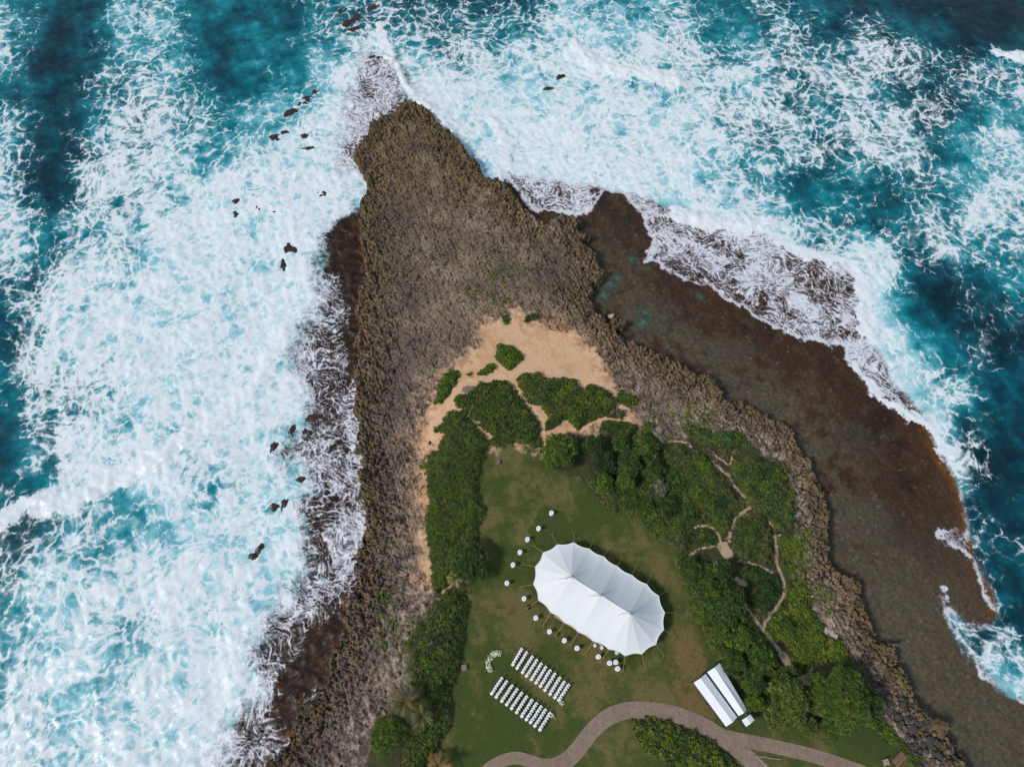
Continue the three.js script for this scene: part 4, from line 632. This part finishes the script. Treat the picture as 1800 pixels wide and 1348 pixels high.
S('shrub', 'little oblong green shrub on the sand between two other shrubs', 0.7, ['mid', 'lime'], [[842, 655], [851, 644], [862, 638], [874, 645], [864, 654], [849, 661]], { seed: 3 });
S('shrub', 'long narrow green shrub between sand track and bare rock', 0.8, ['lime', 'mid'], [[767, 673], [782, 655], [798, 648], [808, 656], [800, 671], [791, 691], [782, 702], [767, 708], [763, 703], [770, 691]], { seed: 4 });
S('shrub', 'low green shrub at the upper rim of the sand, left one', 0.5, ['mid', 'deep'], [[879, 547], [890, 544], [899, 553], [891, 560], [882, 554]], { seed: 5 });
S('shrub', 'low green shrub at the upper rim of the sand, right one', 0.55, ['mid', 'deep'], [[922, 552], [930, 543], [938, 538], [949, 547], [938, 556], [926, 559]], { seed: 6 });
S('hedge', 'broad dark green shrub bank between the sand and the top of the lawn', 1.3, ['lime', 'mid', 'brown', 'mid', 'deep', 'lime'], [[797, 712], [796, 702], [813, 690], [836, 678], [864, 668], [884, 668], [900, 677], [909, 693], [927, 713], [942, 731], [948, 744], [949, 760], [946, 772], [932, 778], [896, 781], [867, 780], [858, 762], [846, 744], [826, 727], [800, 717]], { seed: 7 });
S('hedge', 'tall green hedge along the left side of the lawn', 1.4, ['mid', 'lime', 'mid', 'brown', 'deep', 'lime'], [[766, 749], [777, 729], [797, 721], [818, 722], [830, 742], [849, 763], [860, 778], [852, 795], [845, 811], [841, 845], [846, 879], [850, 900], [844, 925], [838, 955], [820, 985], [806, 1010], [786, 1030], [770, 1040], [760, 1042], [758, 1000], [755, 966], [746, 944], [747, 928], [749, 878], [748, 811], [753, 791], [772, 787], [775, 762]], { seed: 8 });
S('hedge', 'dense green hedge left of the flower arc and chairs', 1.5, ['mid', 'deep', 'brown', 'mid', 'lime'], [[756, 1073], [779, 1042], [803, 1037], [820, 1042], [822, 1066], [814, 1096], [812, 1130], [808, 1171], [802, 1188], [792, 1208], [790, 1240], [786, 1262], [770, 1260], [752, 1230], [740, 1221], [724, 1205], [718, 1180], [728, 1150], [745, 1110]], { seed: 9 });
S('hedge', 'green scrub at the lower left corner of the lawn', 1.1, ['mid', 'olive', 'deep'], [[745, 1275], [770, 1262], [790, 1262], [782, 1299], [767, 1322], [756, 1350], [745, 1380], [690, 1380], [700, 1340], [715, 1305], [730, 1285]], { seed: 10 });
S('shrub', 'bushy green shrub on the rock edge below the palms', 1.9, ['mid', 'lime', 'deep'], [[649, 1289], [657, 1269], [676, 1262], [700, 1268], [716, 1276], [713, 1298], [701, 1314], [680, 1326], [664, 1330], [653, 1316]], { seed: 11 });
S('hedge', 'wide lime green shrub bank below the sand, right of the track', 1.2, ['lime', 'lime', 'brown', 'mid', 'deep'], [[911, 666], [920, 656], [944, 652], [959, 657], [977, 662], [989, 659], [1009, 665], [1015, 674], [1023, 681], [1037, 673], [1055, 680], [1073, 687], [1082, 698], [1085, 711], [1077, 719], [1060, 732], [1046, 736], [1033, 747], [1016, 753], [1004, 746], [995, 734], [977, 727], [960, 727], [948, 714], [930, 707], [918, 693], [911, 680]], { seed: 12 });
S('shrub', 'grey-green shrub end beside the pale track above the trees', 1.0, ['deep', 'grey', 'olive'], [[1062, 726], [1078, 720], [1101, 720], [1105, 728], [1095, 735], [1070, 732]], { seed: 13 });
S('shrub', 'deep green shrub between two tracks beside the bare soil patch', 1.1, ['mid', 'deep'], [[960, 731], [977, 727], [989, 731], [983, 744], [971, 752], [958, 758]], { seed: 14 });
S('shrub', 'low green shrub on rock right of the sand', 0.6, ['lime', 'mid'], [[1086, 690], [1095, 686], [1112, 689], [1122, 702], [1112, 711], [1096, 707], [1086, 699]], { seed: 15 });
S('shrub', 'oblong green shrub under the curving track above the dark trees', 1.1, ['mid', 'deep'], [[1049, 748], [1060, 740], [1080, 739], [1105, 741], [1122, 748], [1118, 760], [1090, 762], [1060, 760]], { seed: 16 });
S('shrub', 'small green shrub between the track and the rocks', 0.7, ['mid', 'lime'], [[1128, 742], [1142, 741], [1150, 752], [1146, 760], [1132, 756]], { seed: 17 });
S('hedge', 'green scrub on the upper right of the planting, next to bare rock', 0.9, ['mid', 'blue', 'brown', 'lime', 'deep'], [[1208, 746], [1228, 743], [1240, 754], [1257, 752], [1300, 752], [1317, 761], [1314, 776], [1293, 781], [1279, 790], [1261, 784], [1240, 786], [1225, 774], [1214, 764]], { rag: 2.4, seed: 18 });
S('hedge', 'large green scrub bed beside the rocks, right of the long track', 1.0, ['mid', 'lime', 'brown', 'deep', 'blue'], [[1292, 802], [1318, 796], [1338, 797], [1362, 808], [1386, 821], [1390, 842], [1399, 856], [1402, 876], [1398, 890], [1406, 902], [1402, 918], [1388, 934], [1372, 936], [1358, 914], [1324, 892], [1316, 876], [1304, 858], [1294, 844], [1289, 826]], { rag: 2.4, seed: 19 });
S('hedge', 'yellow-green low scrub along the rock between the two right tracks', 0.6, ['lime', 'yellow', 'mid'], [[1373, 942], [1390, 938], [1405, 940], [1418, 962], [1412, 979], [1388, 981], [1375, 970]], { rag: 2.4, seed: 20 });
S('shrub', 'little round green shrub at the bend of the right track', 0.6, ['lime', 'mid'], [[1376, 990], [1387, 985], [1398, 992], [1394, 1001], [1382, 1000]], { seed: 21 });
S('hedge', 'green scrub enclosed by the forked tracks right of the clearing', 1.0, ['mid', 'deep', 'brown', 'olive'], [[1316, 897], [1348, 908], [1358, 928], [1363, 958], [1365, 985], [1358, 996], [1335, 988], [1310, 983], [1293, 970], [1287, 950], [1292, 930], [1302, 910]], { rag: 2.4, seed: 22 });
S('hedge', 'dark green scrub below the clearing, left of the track bend', 1.5, ['deep', 'dark', 'mid'], [[1298, 995], [1316, 992], [1338, 1000], [1360, 1010], [1374, 1014], [1380, 1031], [1376, 1046], [1357, 1069], [1340, 1080], [1328, 1068], [1320, 1047], [1312, 1029]], { seed: 23 });
S('hedge', 'broad yellow-green scrub slope right of the lower track', 0.9, ['lime', 'yellow', 'mid', 'lime'], [[1392, 1027], [1420, 1026], [1440, 1036], [1424, 1052], [1437, 1082], [1452, 1096], [1456, 1116], [1484, 1126], [1496, 1147], [1504, 1164], [1470, 1168], [1438, 1164], [1426, 1180], [1414, 1182], [1402, 1168], [1389, 1147], [1364, 1118], [1350, 1097], [1367, 1078], [1385, 1052]], { rag: 2.4, seed: 24 });
S('shrub', 'domed deep green shrub standing on the yellow-green scrub slope', 1.8, ['deep', 'mid', 'dark'], [[1366, 1090], [1385, 1080], [1408, 1086], [1414, 1105], [1402, 1124], [1382, 1122], [1368, 1108]], { seed: 25 });
S('hedge', 'wide shrub bed between the lawn and the clearing', 1.3, ['mid', 'lime', 'brown', 'deep', 'olive', 'blue'], [[1035, 845], [1060, 830], [1100, 850], [1150, 845], [1170, 790], [1200, 782], [1225, 792], [1250, 806], [1264, 826], [1280, 838], [1288, 856], [1304, 878], [1312, 890], [1300, 900], [1288, 914], [1278, 935], [1270, 940], [1258, 926], [1240, 918], [1215, 922], [1222, 945], [1206, 970], [1190, 968], [1150, 932], [1105, 908], [1070, 885]], { rag: 2.4, seed: 26 });
S('shrub', 'round grey-green shrub held between the two small looping tracks', 1.0, ['olive', 'deep', 'mid'], [[1224, 938], [1240, 931], [1256, 938], [1262, 950], [1250, 958], [1230, 962], [1222, 950]], { seed: 27 });
S('shrub', 'silvery grey bush at the lawn edge beside the looping tracks', 1.6, ['grey', 'grey', 'olive'], [[1178, 940], [1196, 934], [1208, 946], [1206, 962], [1190, 968], [1176, 954]], { seed: 28, dens: 12 });
S('hedge', 'long green hedge along the right side of the lawn down to the canopies', 1.6, ['mid', 'lime', 'deep', 'brown', 'lime'], [[1190, 982], [1206, 976], [1226, 980], [1262, 985], [1300, 1020], [1318, 1060], [1322, 1085], [1340, 1110], [1362, 1140], [1372, 1170], [1395, 1190], [1388, 1225], [1330, 1245], [1318, 1238], [1296, 1205], [1272, 1165], [1252, 1150], [1236, 1118], [1218, 1078], [1206, 1042], [1196, 1005]], { seed: 29 });
S('hedge', 'leafy hedge bed inside the curve of the concrete walk', 1.1, ['mid', 'yellow', 'deep', 'mid'], [[1107, 1268], [1128, 1263], [1164, 1266], [1212, 1280], [1255, 1306], [1282, 1328], [1305, 1352], [1330, 1380], [1200, 1380], [1185, 1350], [1168, 1341], [1140, 1326], [1122, 1308], [1116, 1290]], { seed: 30, dens: 13 });
S('shrub', 'silvery half-bare bush among the hedge left of the flower arc', 2.0, ['grey', 'grey', 'olive', 'grey'], [[742, 1128], [756, 1118], [774, 1122], [779, 1138], [770, 1154], [752, 1154], [742, 1142]], { seed: 31, dens: 11 });
S('shrub', 'pale olive bush beside the palms at the lawn edge', 1.6, ['olive', 'grey', 'mid'], [[768, 1244], [784, 1238], [792, 1252], [788, 1272], [772, 1272], [764, 1258]], { seed: 32, dens: 12 });
S('shrub', 'rounded bluish bush on the left edge of the long hedge', 1.7, ['blue', 'blue', 'deep'], [[754, 955], [764, 948], [774, 952], [776, 964], [766, 972], [756, 966]], { seed: 33 });
S('shrub', 'small pale green bush at the top right corner of the lawn', 1.0, ['olive', 'mid', 'blue'], [[930, 776], [940, 768], [952, 772], [950, 784], [938, 788]], { seed: 34 });
S('shrub', 'thin green scrub on the rocks left of the hedge', 0.8, ['mid', 'olive', 'lime'], [[722, 1100], [735, 1085], [746, 1090], [742, 1110], [728, 1130], [712, 1150], [702, 1140]], { rag: 2.4, seed: 35, dens: 9 });
S('shrub', 'green scrub tuft at the rock edge beside the bare slope', 0.7, ['lime', 'olive'], [[1150, 772], [1166, 780], [1168, 796], [1154, 792]], { seed: 36 });
S('shrub', 'grassy green verge in front of the dark boulders', 0.45, ['lime', 'mid', 'deep'], [[1530, 1268], [1560, 1262], [1585, 1290], [1612, 1318], [1630, 1345], [1610, 1346], [1585, 1312], [1550, 1292]], { seed: 37, dens: 16 });

// ---- trees
const T = (label, px, py, rpx, h, colors, o) => tree('tree', label, px, py, rpx, h, colors, o);
T('bright green round tree at the upper right corner of the lawn', 985, 790, 36, 4.2, ['lime', 'mid', 'lime'], { seed: 1, lobes: 11 });
T('dark tree just right of the bright corner tree', 1042, 782, 20, 3.6, ['deep', 'dark', 'mid'], { seed: 2 });
T('small dome-shaped tree between the dark tree and the olive tree', 1091, 778, 17, 4.0, ['mid', 'deep'], { seed: 3 });
T('olive green tree nearest the pale track and rocks', 1133, 784, 29, 3.6, ['olive', 'mid', 'deep'], { seed: 4 });
T('low dark tree in the hollow below the small domed tree', 1062, 812, 24, 3.0, ['dark', 'deep'], { seed: 5 });
T('mid green tree in the middle of the upper right thicket', 1108, 815, 24, 3.8, ['mid', 'deep', 'mid'], { seed: 6 });
T('deep green tree on the right of the upper thicket', 1150, 826, 22, 3.6, ['deep', 'mid'], { seed: 7 });
T('small light green tree at the lawn side of the upper thicket', 1100, 845, 17, 3.3, ['mid', 'lime', 'olive'], { seed: 8 });
T('bushy tree on the lawn edge below the upper thicket', 1062, 850, 20, 3.0, ['mid', 'lime'], { seed: 9 });
T('grey-tinged tree lowest in the upper thicket', 1160, 856, 18, 3.0, ['olive', 'grey', 'deep'], { seed: 10 });
T('shaggy green tree on the left hedge overlooking the cocktail tables', 822, 986, 40, 5.0, ['mid', 'deep', 'olive'], { seed: 11, lobes: 12 });
T('large dark green tree below the clearing, beside the lawn', 1276, 1057, 44, 5.2, ['mid', 'deep', 'mid'], { seed: 12, lobes: 13 });
T('small dark tree just below the sandy clearing', 1272, 1002, 20, 3.6, ['deep', 'dark', 'olive'], { seed: 13 });
T('grey-green small tree at the lawn edge above the large dark tree', 1213, 1000, 23, 3.4, ['olive', 'deep', 'mid'], { seed: 14 });
T('yellow-green tree right below the large dark tree', 1268, 1112, 22, 3.4, ['lime', 'mid'], { seed: 15 });
T('bushy tree between the lawn hedge and the lower track', 1304, 1124, 26, 3.6, ['mid', 'lime', 'deep'], { seed: 16 });
T('tree standing above the long canopies, near the lawn', 1290, 1165, 24, 3.8, ['mid', 'deep'], { seed: 17 });
T('tree left of the widest part of the lower track', 1340, 1160, 27, 4.2, ['mid', 'deep', 'lime'], { rag: 2.4, seed: 18 });
T('tree right behind the middle of the long canopies', 1325, 1198, 23, 4.0, ['mid', 'deep'], { rag: 2.4, seed: 19 });
T('small tree hanging over the end of the long canopy', 1326, 1236, 17, 3.6, ['mid', 'lime'], { rag: 2.4, seed: 20, lobes: 6 });
T('big olive green tree left of the largest tree', 1388, 1228, 42, 6.0, ['olive', 'mid', 'olive', 'lime'], { seed: 21, lobes: 13 });
T('smaller olive tree in front of the big olive tree, by the grass', 1366, 1262, 24, 4.0, ['olive', 'mid'], { rag: 2.4, seed: 22 });
T('largest broad tree at the lower right, next to the rocks', 1486, 1228, 58, 7.0, ['olive', 'mid', 'mid', 'lime'], { seed: 23, lobes: 20, flat: 0.5 });
T('dark tree on the rock side of the largest tree', 1536, 1236, 26, 4.4, ['deep', 'dark', 'mid'], { rag: 2.4, seed: 24 });
T('small round olive tree standing before the largest tree', 1461, 1287, 18, 3.4, ['olive', 'mid'], { seed: 25, lobes: 7 });
T('small flowering tree with white blossom between the olive trees', 1424, 1280, 18, 3.2, ['deep', 'olive', 'mid', [232, 232, 214]], { rag: 2.4, seed: 26, lobes: 6 });
T('small tree at the end of the lower track', 1392, 1188, 18, 3.4, ['mid', 'deep'], { seed: 27, lobes: 7 });

// ---- low domed bushes of the mixed scrub right of the lawn
for (const [k, [px, py, rpx, h, cols, where]] of Object.entries([[1190, 848, 23, 2.3, ['deep', 'mid'], 'in the upper middle of the wide shrub bed'], [1228, 868, 20, 2.0, ['mid', 'lime', 'deep'], 'in the centre of the wide shrub bed'], [1178, 890, 24, 2.4, ['deep', 'dark', 'mid'], 'near the lawn side of the wide shrub bed'], [1214, 902, 19, 2.0, ['mid', 'deep'], 'just above the looping tracks'], [1252, 846, 17, 1.8, ['mid', 'olive'], 'close to the long track, left side'], [1266, 884, 16, 1.8, ['dark', 'deep'], 'between the long track and the sandy clearing'], [1236, 818, 19, 1.9, ['lime', 'mid'], 'at the top of the wide shrub bed'], [1142, 894, 22, 2.2, ['mid', 'deep', 'lime'], 'on the lawn edge of the wide shrub bed'], [1112, 880, 19, 2.2, ['deep', 'mid'], 'on the lawn edge below the upper thicket'], [1332, 830, 25, 1.8, ['blue', 'deep', 'mid'], 'in the scrub bed beside the rocks'], [1364, 856, 18, 1.5, ['deep', 'blue'], 'right of the scrub bed beside the rocks'], [1322, 942, 18, 1.7, ['deep', 'mid', 'olive'], 'inside the forked tracks'], [1285, 768, 20, 1.4, ['blue', 'mid'], 'in the upper right scrub next to bare rock'], [1350, 1036, 18, 2.2, ['dark', 'deep'], 'left of the right track bend']])) {
  tree('domed_bush', `low domed ${cols[0] === 'lime' ? 'bright' : cols[0] === 'dark' ? 'very dark' : cols[0] === 'blue' ? 'bluish' : cols[0] === 'mid' ? 'mid' : 'deep'} green bush ${where}`, px, py, rpx, h, cols, { seed: 60 + +k, lobes: 7, flat: 0.42, group: 'domed bushes right of the lawn' }).userData.category = 'bush';
}

// ---- palms
function palm(label, px, py, h, n, len, cols, seed, wind) {
  const p = at(px, py, LAWN + h), t = thing('palm_tree', label, 'palm tree', p.x, p.z, 'palms at the left of the lawn'), r = rng(seed * 17 + 1), y = p.y - t.position.y;
  part(t, 'trunk', tube([V(0.5, -0.1, 0.3), V(0.35, y * 0.4, 0.2), V(0.1, y * 0.8, 0.05), V(0, y - 0.1, 0)], 0.15, 8), barkMat);
  const mats = cols.map(c => std(C(...c), 0.6));
  for (let k = 0; k < n; k++) {
    const az = k * 2.39996 + r() * 0.4, up = mix(1.0, -0.1, k / n) + (r() - 0.5) * 0.2, L = len * (0.8 + 0.35 * r()), pos = [], pts = [], steps = 22; let d = V(Math.cos(az) * Math.cos(up), Math.sin(up), Math.sin(az) * Math.cos(up)), c = V(0, y, 0);
    for (let i = 0; i <= steps; i++) { pts.push(c.clone()); c.addScaledVector(d, L / steps); d.add(V(wind[0] * 0.045, -0.075, wind[1] * 0.045)).normalize(); }
    for (let i = 1; i < steps; i++) for (const s of [-1, 1]) {
      const a = pts[i], q = pts[i + 1].clone().sub(a).normalize(), side = V(-q.z, 0, q.x).normalize().multiplyScalar(s), ll = 0.62 * Math.sin(Math.PI * (0.12 + 0.8 * i / steps)) * (0.8 + 0.3 * r());
      const tip = a.clone().addScaledVector(side, ll * 0.8).addScaledVector(q, ll * 0.6).add(V(wind[0] * 0.12, -0.2 * ll - 0.1 * r(), wind[1] * 0.12)), w = q.clone().multiplyScalar(0.055);
      for (const v of [a.clone().sub(w), a.clone().add(w), tip]) pos.push(v.x, v.y, v.z);
    }
    const g = new THREE.BufferGeometry(); g.setAttribute('position', new THREE.Float32BufferAttribute(pos, 3)); g.computeVertexNormals();
    const f = part(t, 'frond', g, mats[k % mats.length]); part(f, 'midrib', tube(pts.filter((_, i) => i % 4 === 0), 0.025, 4), mats[0]);
  }
}
palm('windblown yellow-green palm on the rock edge, leftmost of the palms', 711, 1234, 4.2, 22, 3.0, [[112, 94, 40], [74, 74, 26], [54, 64, 24], [96, 84, 34]], 1, [-1, -0.1]);
palm('dark green palm between the leftmost palm and the lawn', 742, 1258, 3.2, 18, 2.3, [[78, 82, 34], [60, 72, 28], [112, 108, 50]], 2, [-0.5, 0.3]);
palm('small straw-coloured palm below the shaggy tree at the hedge gap', 801, 1016, 2.6, 16, 1.7, [[140, 124, 70], [112, 106, 52], [84, 92, 40]], 3, [-0.4, 0.4]);
palm('browning palm at the bottom edge left of the walk', 772, 1346, 1.6, 16, 2.3, [[150, 112, 60], [112, 96, 46], [84, 88, 36]], 4, [-0.3, -0.6]);

// ---- scattered low green mats on the bare rock (nobody could count them)
{
  const r = rng(404), list = [], zones = [[875, 492, 62, 58, 130], [1190, 738, 70, 42, 150], [1415, 985, 26, 60, 120], [735, 800, 18, 60, 40], [690, 1080, 40, 90, 110], [1440, 1060, 30, 40, 80], [820, 470, 100, 80, 90]];
  for (const [px, py, rx, ry, n] of zones) for (let k = 0; k < n; k++) {
    const a = r() * 6.283, q = Math.sqrt(r()), c = at(px + Math.cos(a) * rx * q, py + Math.sin(a) * ry * q, 3.2), m = 2 + (r() * 6 | 0); if (fb(c.x, c.z, 4) < 0.46) continue;
    for (let i = 0; i < m; i++) { const x = c.x + (r() + r() - 1) * 0.7, z = c.z + (r() + r() - 1) * 0.5; if (fRockL.get(x, z) < 3) continue; list.push([x, gy(x, z) + 0.03, z, 0.5 + 0.6 * r(), 0, 0]); }
  }
  const g = foliage(scene, numbered('ground_cover'), list, ['yellow', 'lime', 'olive'], 404, 0); g.userData = { kind: 'stuff', label: 'low yellow-green mats scattered over the bare rock', category: 'ground cover' };
}

// ---------------------------------------------------------------- flowers of the ceremony
{
  const petal = new THREE.IcosahedronGeometry(0.075, 0), arrangement = (name, label, pts, width, n, seed) => {
    const c = pts[0].clone().lerp(pts.at(-1), 0.5), t = thing(name, label, 'flowers', c.x, c.z), cv = new THREE.CatmullRomCurve3(pts), r = rng(seed), leaf = [], fl = [];
    for (let i = 0; i < n; i++) { const p = cv.getPoint(r()), a = r() * 6.283, q = Math.sqrt(r()) * width; const x = p.x + Math.cos(a) * q - c.x, z = p.z + Math.sin(a) * q - c.z, h = 0.45 * (1 - (q / width) ** 2 * 0.7); leaf.push([x, h * r(), z, 0.5 + 0.3 * r(), 0, 0]); if (r() < 0.75) fl.push([x + (r() - 0.5) * 0.3, h * (0.75 + 0.35 * r()) + 0.04, z + (r() - 0.5) * 0.3, 0.7 + 0.7 * r(), 0, 0]); }
    foliage(t, 'greenery', leaf, [[150, 164, 104], [112, 130, 68], [176, 186, 136]], seed, 1); foliage(t, 'blossoms', fl, [[236, 236, 214], [244, 244, 232], [212, 222, 176]], seed + 1, 0, petal); return t;
  };
  const f = ([a, b]) => at(840 + a / 7.49, 1120 + b / 7.49, LAWN + 0.3);
  arrangement('flower_arc', 'curved ground arc of white flowers and greenery facing the chairs', [[295, 208], [245, 215], [190, 245], [150, 290], [135, 345], [145, 395], [168, 428]].map(f), 0.4, 420, 61);
  arrangement('flower_bunch', 'white flower bunch at the aisle end of the last row nearer the tent', [[1095, 845], [1110, 868]].map(f), 0.38, 40, 62);
  arrangement('flower_bunch', 'white flower bunch at the aisle end of the last row farther from the tent', [[985, 1030], [985, 1060]].map(f), 0.36, 36, 63);
}

// ---------------------------------------------------------------- loose rocks
{
  const shapes = [1, 2, 3, 4, 5].map(s => { const g = mergeVertices(new THREE.IcosahedronGeometry(1, 4).deleteAttribute('uv').deleteAttribute('normal')), a = g.attributes.position; for (let i = 0; i < a.count; i++) { const x = a.getX(i), y = a.getY(i), z = a.getZ(i), k = 0.62 + 0.75 * fb(x * 1.5 + s * 7, z * 1.5 + y * 1.3, 1.1) + 0.6 * (ri(x + y + s * 3, z - y, 0.9) - 0.5) + 0.3 * (fc(x * 2 + s, z * 2 - y, 0.6) - 0.5); a.setXYZ(i, x * k, y * k * 0.75, z * k); } g.computeVertexNormals(); return g; });
  const rockMats = { surf: std(C(60, 42, 33), 0.35), dark: std(C(74, 70, 68), 0.9), grey: std(C(122, 112, 104), 0.95), pale: std(C(186, 166, 150), 0.95), brown: std(C(110, 88, 62), 0.95) };
  const rock = (label, group, px, py, rx, rz, ry, turn, mat, k, y) => { const p = at(px, py, (y ?? LAWN)), m = new THREE.Mesh(shapes[k % 5], rockMats[mat]); m.name = numbered('boulder'); m.castShadow = m.receiveShadow = true; m.userData = { label, category: 'boulder' }; if (group) m.userData.group = group; m.position.set(p.x, y ?? gy(p.x, p.z), p.z); m.scale.set(rx, ry, rz); m.rotation.y = turn; scene.add(m); };
  const surf = 'dark reef boulders awash in the surf', L = n => `dark reef boulder in the surf left of the headland, ${ORD20(n)} from the top`;
  for (const [i, [px, py, a, b, t, k, lab]] of Object.entries([[513, 197, 2.2, 0.8, 0.6, 0, 'long dark brown boulder in the surf, upper left of the headland tip'], [530, 184, 1.3, 0.8, 0.6, 1], [541, 174, 1.5, 0.9, 0.8, 2], [553, 163, 1.0, 0.7, 0.8, 3], [479, 242, 1.2, 0.8, 0.2, 4], [499, 234, 0.9, 0.6, 0.8, 1], [488, 247, 0.6, 0.4, 0.3, 3], [537, 240, 1.4, 0.6, 0.1, 2], [540, 262, 2.0, 0.7, 0.2, 4], [530, 278, 1.6, 0.6, -0.3, 1], [548, 288, 1.8, 0.7, 0.1, 0], [416, 356, 1.2, 0.9, 0.5, 3], [415, 379, 0.9, 1.0, 0.2, 2], [453, 369, 0.7, 1.1, 0.2, 1], [491, 354, 1.6, 0.7, 0.1, 0], [479, 376, 1.0, 0.8, 0.8, 4], [512, 361, 0.8, 0.6, 0.1, 3], [570, 343, 2.2, 0.8, 0.1, 2], [509, 438, 1.5, 1.2, 0.2, 1], [498, 466, 0.6, 1.4, 0.1, 0], [512, 760, 0.7, 1.2, -0.3, 3], [480, 785, 0.6, 0.9, -0.3, 4], [560, 752, 1.5, 0.9, 0.3, 2], [538, 760, 1.0, 0.6, 0.2, 1], [550, 735, 1.6, 0.7, 0.4, 0], [543, 668, 0.8, 1.2, 0.1, 1], [455, 966, 0.6, 0.9, -0.6, 3], [444, 978, 0.8, 0.5, 0.2, 0], [482, 892, 1.0, 0.6, 0.4, 2], [500, 884, 0.7, 1.0, -0.3, 4], [530, 845, 1.6, 0.6, 0.2, 3]].sort((p, q) => p[1] - q[1]))) rock(lab ?? L(+i + 1), surf, px, py, a * 1.15, b * 1.3, 0.5 + 0.2 * Math.min(a, b), t, 'surf', k, -0.28);
  const S2 = n => `dark reef boulder awash at the top edge above the headland tip, ${ORD[n]} from left`; for (const [i, [px, py, a, b, t, k]] of Object.entries([[598, 22, 2.4, 1.2, 0.8, 0], [612, 40, 2.8, 1.4, 0.9, 1], [630, 30, 2.0, 1.2, 0.7, 2], [655, 16, 2.4, 1.4, 0.9, 3], [620, 52, 2.0, 1.0, 0.4, 4], [660, 102, 3.0, 0.8, 0.05, 1]].sort((p, q) => p[0] - q[0]))) rock(S2(+i), surf, px, py, a, b, 0.55, t, 'surf', k, -0.28);
  for (const [px, py, a, b, t, k, lab] of [[985, 135, 1.2, 0.6, 0.5, 1, 'larger of two small dark rocks in the foam right of the headland tip'], [963, 156, 1.3, 0.4, 0.3, 2, 'smaller of two small dark rocks in the foam right of the headland tip']]) rock(lab, surf, px, py, a, b, 0.7, t, 'surf', k, 0.15);
  const r = rng(88), B = 'dark grey boulder heaped along the shore below the largest tree';
  for (let i = 0; i < 90; i++) { const t = r(), px = mix(1552, 1672, t) + (r() - 0.5) * 62, py = mix(1222, 1352, t) + (r() - 0.5) * 34, s = 0.2 + 0.45 * r() * r() + 0.08; const p = at(px, py, 3); if (fRockL.get(p.x, p.z) < 0.3) continue; rock(B, 'dark boulders along the lower right shore', px, py, s * (0.8 + 0.5 * r()), s, s * 0.9, r() * 6, r() < 0.75 ? 'dark' : 'grey', i, gy(p.x, p.z) + 0.1 + s * 0.2); }
  rock('large tan boulder at the water edge above the lower right corner', null, 1650, 1282, 1.7, 1.3, 1.2, 0.5, 'brown', 2, 2.2);
  rock('flat grey stone half under the shrub bank beside the sand track', null, 823, 684, 1.3, 0.7, 0.25, 0.3, 'grey', 1); rock('dark stone, left of a pair on the narrow sand track', null, 755, 777, 0.32, 0.45, 0.4, 0.2, 'dark', 2); rock('pale stone, right of a pair on the narrow sand track', null, 759, 780, 0.28, 0.35, 0.3, 0.8, 'pale', 3); rock('small white boulder in the pool beside the rock edge', null, 1074, 556, 0.7, 0.6, 0.6, 0.3, 'pale', 4, 0.5);
  const w = n => `white weathered stone among the pale rocks right of the scrub, ${ORD[n]} from the top`; for (const [i, [px, py, s]] of Object.entries([[1404, 905, 0.5], [1407, 942, 0.7], [1411, 950, 0.6], [1460, 1108, 0.7], [1470, 1112, 0.6], [1476, 1118, 0.5], [1375, 938, 0.4], [1352, 1001, 0.4], [1438, 1070, 0.4]].sort((p, q) => p[1] - q[1]))) rock(w(+i), 'white stones beside the scrub', px, py, s, s * 0.8, s * 0.5, s * 9, 'pale', Math.round(s * 10));
}
console.log('plants built');
renderer.render(scene, camera);
